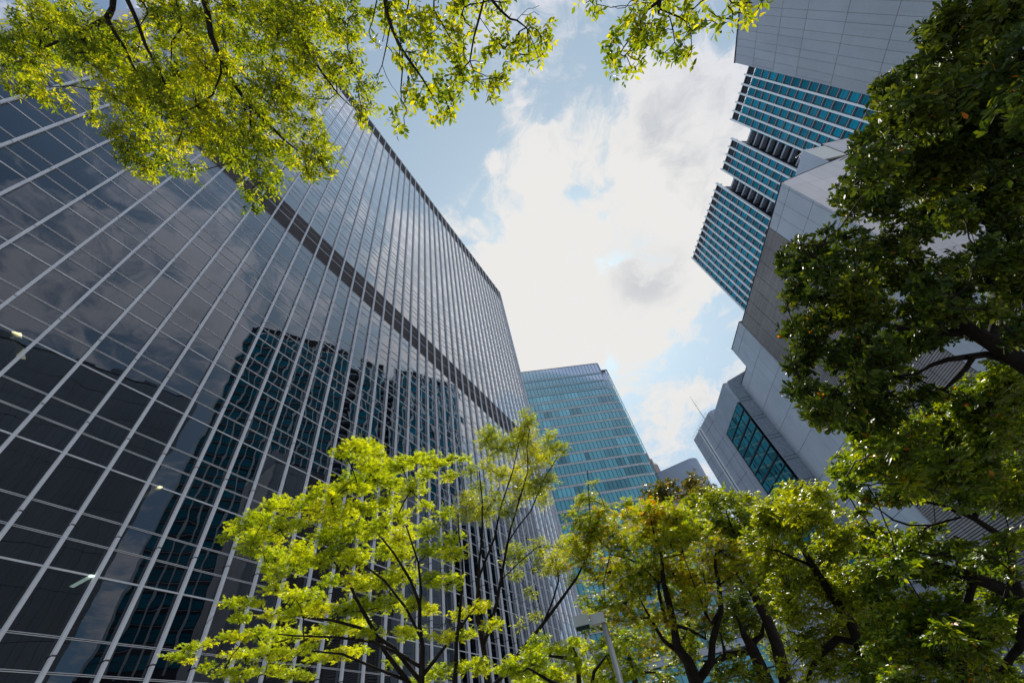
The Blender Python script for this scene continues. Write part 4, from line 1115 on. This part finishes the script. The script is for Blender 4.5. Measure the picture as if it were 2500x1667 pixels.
# --- I: mid-green trees with thick trunks, centre right
cI = sc(1400, 1100, 2.138, [(640,290,45),(720,280,55),(790,260,55),(850,270,55),(890,300,45),(660,360,60),(760,350,70),(850,370,70),(900,420,50),(780,430,70),(860,480,60),(920,350,35),(860,760,80),(950,700,70),(900,850,70),(820,820,50),(1010,640,50),(960,600,60),(1050,930,40),(840,620,60),(560,680,60),(620,740,60),(540,1000,60),(600,1040,60),(820,950,60),(880,900,60),(760,880,60),(960,960,50),(840,1130,60),(930,1180,60),(1080,1050,60),(1140,980,60),(760,1180,60),(1060,830,60),(1010,760,60)])
lI = sl(1400, 1100, 2.138, [
 [(1160,1420,0,-60),(1110,1212,0,52),(1060,1010,0,46),(1010,880,0,40),(960,780,0,34),(925,720,0,26),(890,600,0,16),(850,460,0,10),(800,330,0,5)],
 [(1040,1400,0,-60),(1010,1212,0,54),(960,1090,0,46),(925,1010,0,40),(890,960,.1,24),(870,900,.1,12)],
 [(940,1040,0,26),(860,1055,.1,26),(790,1070,.1,26),(740,1100,.1,18)],
 [(925,1010,0,22),(985,960,.1,16),(990,900,.1,8)],
 [(790,1070,.1,12),(780,1010,.1,9),(770,960,.1,5)]])
_, NLEAF['I'] = tree('camphor_tree', 'mid-green tree with thick dark leaning trunks right of the orange maple', cI, thin(lI, .85), (15.0, -2.0, 0), 15.0, 0.14, LM['mid'], TM['ovate'], 29, dens=10.82, per=7, twig=0.009, spraylen=1.7, trunk_r=0.3, shrink=1.30)

# --- L: slender tree in front of the slab's far end
cL = sc(850, 1000, 1.3433, [(590,20,20),(600,50,25),(565,70,24),(470,75,18),(450,95,24),(540,110,28),(600,100,28),(640,85,22),(700,140,20),(660,135,25),(640,170,28),(580,160,35),(500,130,32),(620,215,32),(655,230,20),(560,220,38),(500,200,32),(560,290,36),(615,270,28),(640,290,20),(450,180,28),(440,250,32),(520,330,32),(480,290,36),(400,210,24),(400,290,32),(450,340,32),(390,340,32),(560,470,28),(620,440,28),(660,470,28),(700,440,28),(740,430,28),(650,540,24),(600,600,16),(620,680,16),(560,720,16),(690,500,28),(720,560,22),(560,540,22),(630,500,24),(790,440,20),(760,470,20)])
cL += [(1440,1180,11),(1427,1207,13),(1412,1228,13),(1450,1218,15),(1470,1225,12),(1397,1248,9),(1478,1240,9),(1387,1262,8),(1450,1246,9)]
lL = sl(850, 1000, 1.3433, [
 [(470,1010,0,-16),(460,896,0,14),(440,760,0,12),(425,600,0,9),(430,500,0,6),(440,400,0,4.5),(440,300,0,3.5),(430,200,0,2.5)],
 [(440,780,0,9),(470,700,0,9),(500,560,0,7),(530,400,0,5),(560,300,0,4),(590,200,0,3),(595,60,0,2)],
 [(425,560,0,6),(480,420,0,5),(500,320,0,4),(540,200,0,3),(560,110,0,2)],
 [(520,440,0,4),(600,330,0,3.5),(640,230,0,3),(690,150,0,2)],
 [(440,940,0,11),(500,880,0,10),(560,800,0,9),(640,700,0,8),(700,620,0,7),(750,550,.2,5),(790,470,.3,4),(800,420,.4,3),(790,300,.5,2.4),(785,200,.5,2)],
 [(640,700,0,5),(690,560,.1,4),(680,480,.1,3)],
 [(500,560,0,4),(560,500,.1,3.5),(620,450,.1,3)]])
_, NLEAF['L'] = tree('slender_tree', 'slender airy tree with narrow leaves in front of the far end of the dark slab', cL, thin(lL, .85), (12.6, 5.6, 0), 12.5, 0.125, LM['slender'], TM['narrow'], 30, dens=13.14, per=8, twig=0.006, spraylen=1.9, trunk_r=0.13, shrink=1.35)

# --- N: big yellow-green maple, lower left of centre
cN = sc(380, 1060, 1.477, [(660,62,24),(700,50,28),(740,60,28),(700,90,24),(455,240,28),(430,262,32),(480,270,32),(530,250,22),(550,210,32),(600,200,32),(640,210,28),(690,200,32),(740,190,28),(362,292,26),(400,310,36),(320,330,32),(285,358,30),(255,374,16),(340,370,36),(400,370,44),(460,330,44),(520,310,40),(580,280,40),(640,270,40),(700,270,40),(750,270,32),(335,418,26),(390,430,40),(450,420,44),(520,400,46),(590,370,46),(660,350,46),(730,340,40),(395,488,30),(450,500,40),(520,480,46),(590,460,46),(660,440,46),(730,430,40),(445,548,28),(500,560,36),(560,560,40),(630,540,44),(700,520,44),(750,530,32),(262,610,24),(310,600,28),(350,600,20),(380,606,14),(285,650,18),(330,655,26),(400,650,26),(470,640,36),(540,640,40),(610,630,40),(680,620,40),(740,620,36),(255,730,20),(300,720,30),(360,710,34),(430,720,38),(500,710,40),(570,710,40),(640,710,40),(710,700,40),(50,802,20),(90,790,26),(140,770,28),(190,748,26),(120,815,16),(200,825,24),(260,800,30),(320,790,34),(390,780,38),(460,790,38),(530,780,38),(600,790,38),(670,790,38),(730,790,34),(185,855,18),(240,850,24),(300,858,28),(350,850,28),(420,850,30),(490,860,30),(540,870,24)])
cN += sc(850, 1000, 1.3433, [(20,130,24),(60,125,28),(100,140,26),(50,170,30),(100,190,32),(150,190,26),(220,170,24),(260,170,26),(300,160,26),(340,150,26),(380,150,22),(200,210,30),(250,210,22),(320,220,26),(20,230,36),(80,250,38),(140,250,32),(200,270,34),(50,310,38),(120,320,38),(190,330,38),(250,310,26),(330,330,30),(30,390,38),(100,390,38),(170,400,38),(250,390,34),(320,400,34),(30,470,38),(100,480,38),(170,480,38),(240,470,38),(310,470,36),(370,480,34),(40,550,38),(110,560,38),(180,560,38),(250,560,38),(320,560,36),(60,640,38),(130,640,36),(210,640,36),(290,650,36),(360,660,34),(420,640,30),(480,700,26),(20,700,34),(90,720,28),(150,720,28),(230,740,34),(320,730,36),(400,740,30),(430,830,30),(380,850,34),(300,850,34),(460,850,28),(230,870,28),(150,820,22)])
lN = sl(850, 1000, 1.3433, [
 [(255,1000,0,-24),(240,896,0,19),(245,780,0,14),(235,640,0,10),(205,560,.1,8),(150,470,.1,6),(60,370,.1,4),(0,340,.1,3)],
 [(200,990,0,-20),(200,896,0,15),(120,790,0,12),(60,680,0,10),(0,560,0,7),(-60,480,0,4)],
 [(230,880,0,13),(150,780,0,11),(60,720,0,9),(-50,690,0,7),(-150,680,0,4)],
 [(245,760,0,9),(190,650,.1,7),(120,560,.1,6),(40,500,.1,4)],
 [(350,1000,0,-18),(350,896,0,15),(355,760,0,11),(370,620,0,8),(375,480,.1,5),(360,340,.1,3)],
 [(245,870,0,11),(330,760,.1,8),(420,640,.1,5)],
 [(240,600,0,7),(230,500,.1,6),(190,380,.1,4)],
 [(250,850,0,10),(170,800,-.1,9),(80,760,-.2,8),(-40,745,-.2,6),(-180,740,-.3,4),(-230,735,-.3,3)],
 [(200,890,0,9),(100,850,-.2,7),(-20,800,-.3,6),(-120,790,-.3,4)]])
_, NLEAF['N'] = tree('maple_tree', 'yellow-green maple spreading in layers before the lower left glass slab', cN, thin(lN, .72), (8.6, 4.7, 0), 9.0, 0.058, LM['maple'], TM['maple'], 31, dens=4.20, per=8, twig=0.004, spraylen=2.8, trunk_r=0.15, flat=0.34, dvar=0.22, shrink=1.40)

# --- J: small bright maple at the bottom edge, centre
cJ = [(1311,1580,24),(1345,1575,20),(1371,1590,26),(1267,1618,28),(1300,1620,34),(1334,1640,40),(1290,1650,36),(1395,1590,24),(1420,1578,18),(1395,1625,32),(1430,1640,28),(1462,1572,22),(1490,1582,22),(1470,1612,28),(1500,1625,28),(1520,1650,32),(1450,1655,28),(1370,1655,36),(1540,1645,22),(1240,1640,26),(1300,1580,16),(1405,1562,10)]
lJ = [[(1420,1800,0,-9),(1415,1700,0,8),(1412,1640,0,7),(1408,1605,0,6),(1400,1580,0,3)], [(1410,1610,0,5),(1380,1605,0,5),(1340,1600,0,3)], [(1440,1700,0,6),(1450,1640,0,5),(1480,1600,0,3)], [(1410,1690,0,6),(1340,1660,0,5),(1290,1630,0,3)]]
_, NLEAF['J'] = tree('maple_tree', 'small bright maple at the bottom edge, left of the street lamp pole', cJ, lJ, (10.2, 3.0, 0), 10.5, 0.10, LM['maple'], TM['maple'], 32, dens=5.76, per=6, twig=0.005, spraylen=1.7, trunk_r=0.08, flat=0.5, tintf=lambda p, t, g: t - 0.08, shrink=1.25)
# --- K: dark shrubby broadleaf behind the lamp
cK = [(1440,1522,16),(1425,1535,14),(1462,1535,14),(1505,1590,26),(1540,1600,30),(1575,1590,22),(1560,1640,34),(1600,1645,30),(1530,1560,22),(1500,1550,16),(1630,1660,26),(1480,1520,14)]
lK = [[(1560,1800,0,-12),(1550,1660,0,9),(1535,1600,0,6),(1500,1550,0,4),(1450,1525,0,2.5)], [(1545,1640,0,5),(1600,1640,0,3)]]
_, NLEAF['K'] = tree('evergreen_shrub', 'dark green shrubby evergreen directly behind the street lamp pole', cK, lK, (14.4, 3.0, 0), 14.5, 0.13, LM['glossy'], TM['ovate'], 33, dens=7.80, per=7, twig=0.007, spraylen=1.6, trunk_r=0.08)
print('leaves', NLEAF)

# ------------------------------------------------------------------ street lamp
LP = empty('street_lamp', (11.62, 3.51, 0), 19.0)
tag(LP, 'grey street lamp with a flat box head on a round pole among the trees', 'street lamp')
hp = CAMZ + 12.14 * 0.2195
mb = MB(); mb.tube([(0, 0, 0), (0, 0, 0.5), (0, 0, 0.52), (0, 0, hp - 0.12)], [0.10, 0.10, 0.075, 0.07], 14); mb.build('pole', M['steel'], LP, True)
mb = MB(); mb.box(-0.11, 0.11, -0.05, 0.31, hp - 0.12, hp + 0.10); mb.build('arm', M['lampw'], LP)
mb = MB(); mb.box(-0.20, 0.22, 0.33, 0.72, hp - 0.10, hp + 0.125); hd = mb.build('lamp_head', M['lampw'], LP)
mb = MB(); mb.box(-0.17, 0.19, 0.36, 0.69, hp - 0.115, hp - 0.101); mb.build('diffuser', M['tealdark'], hd)
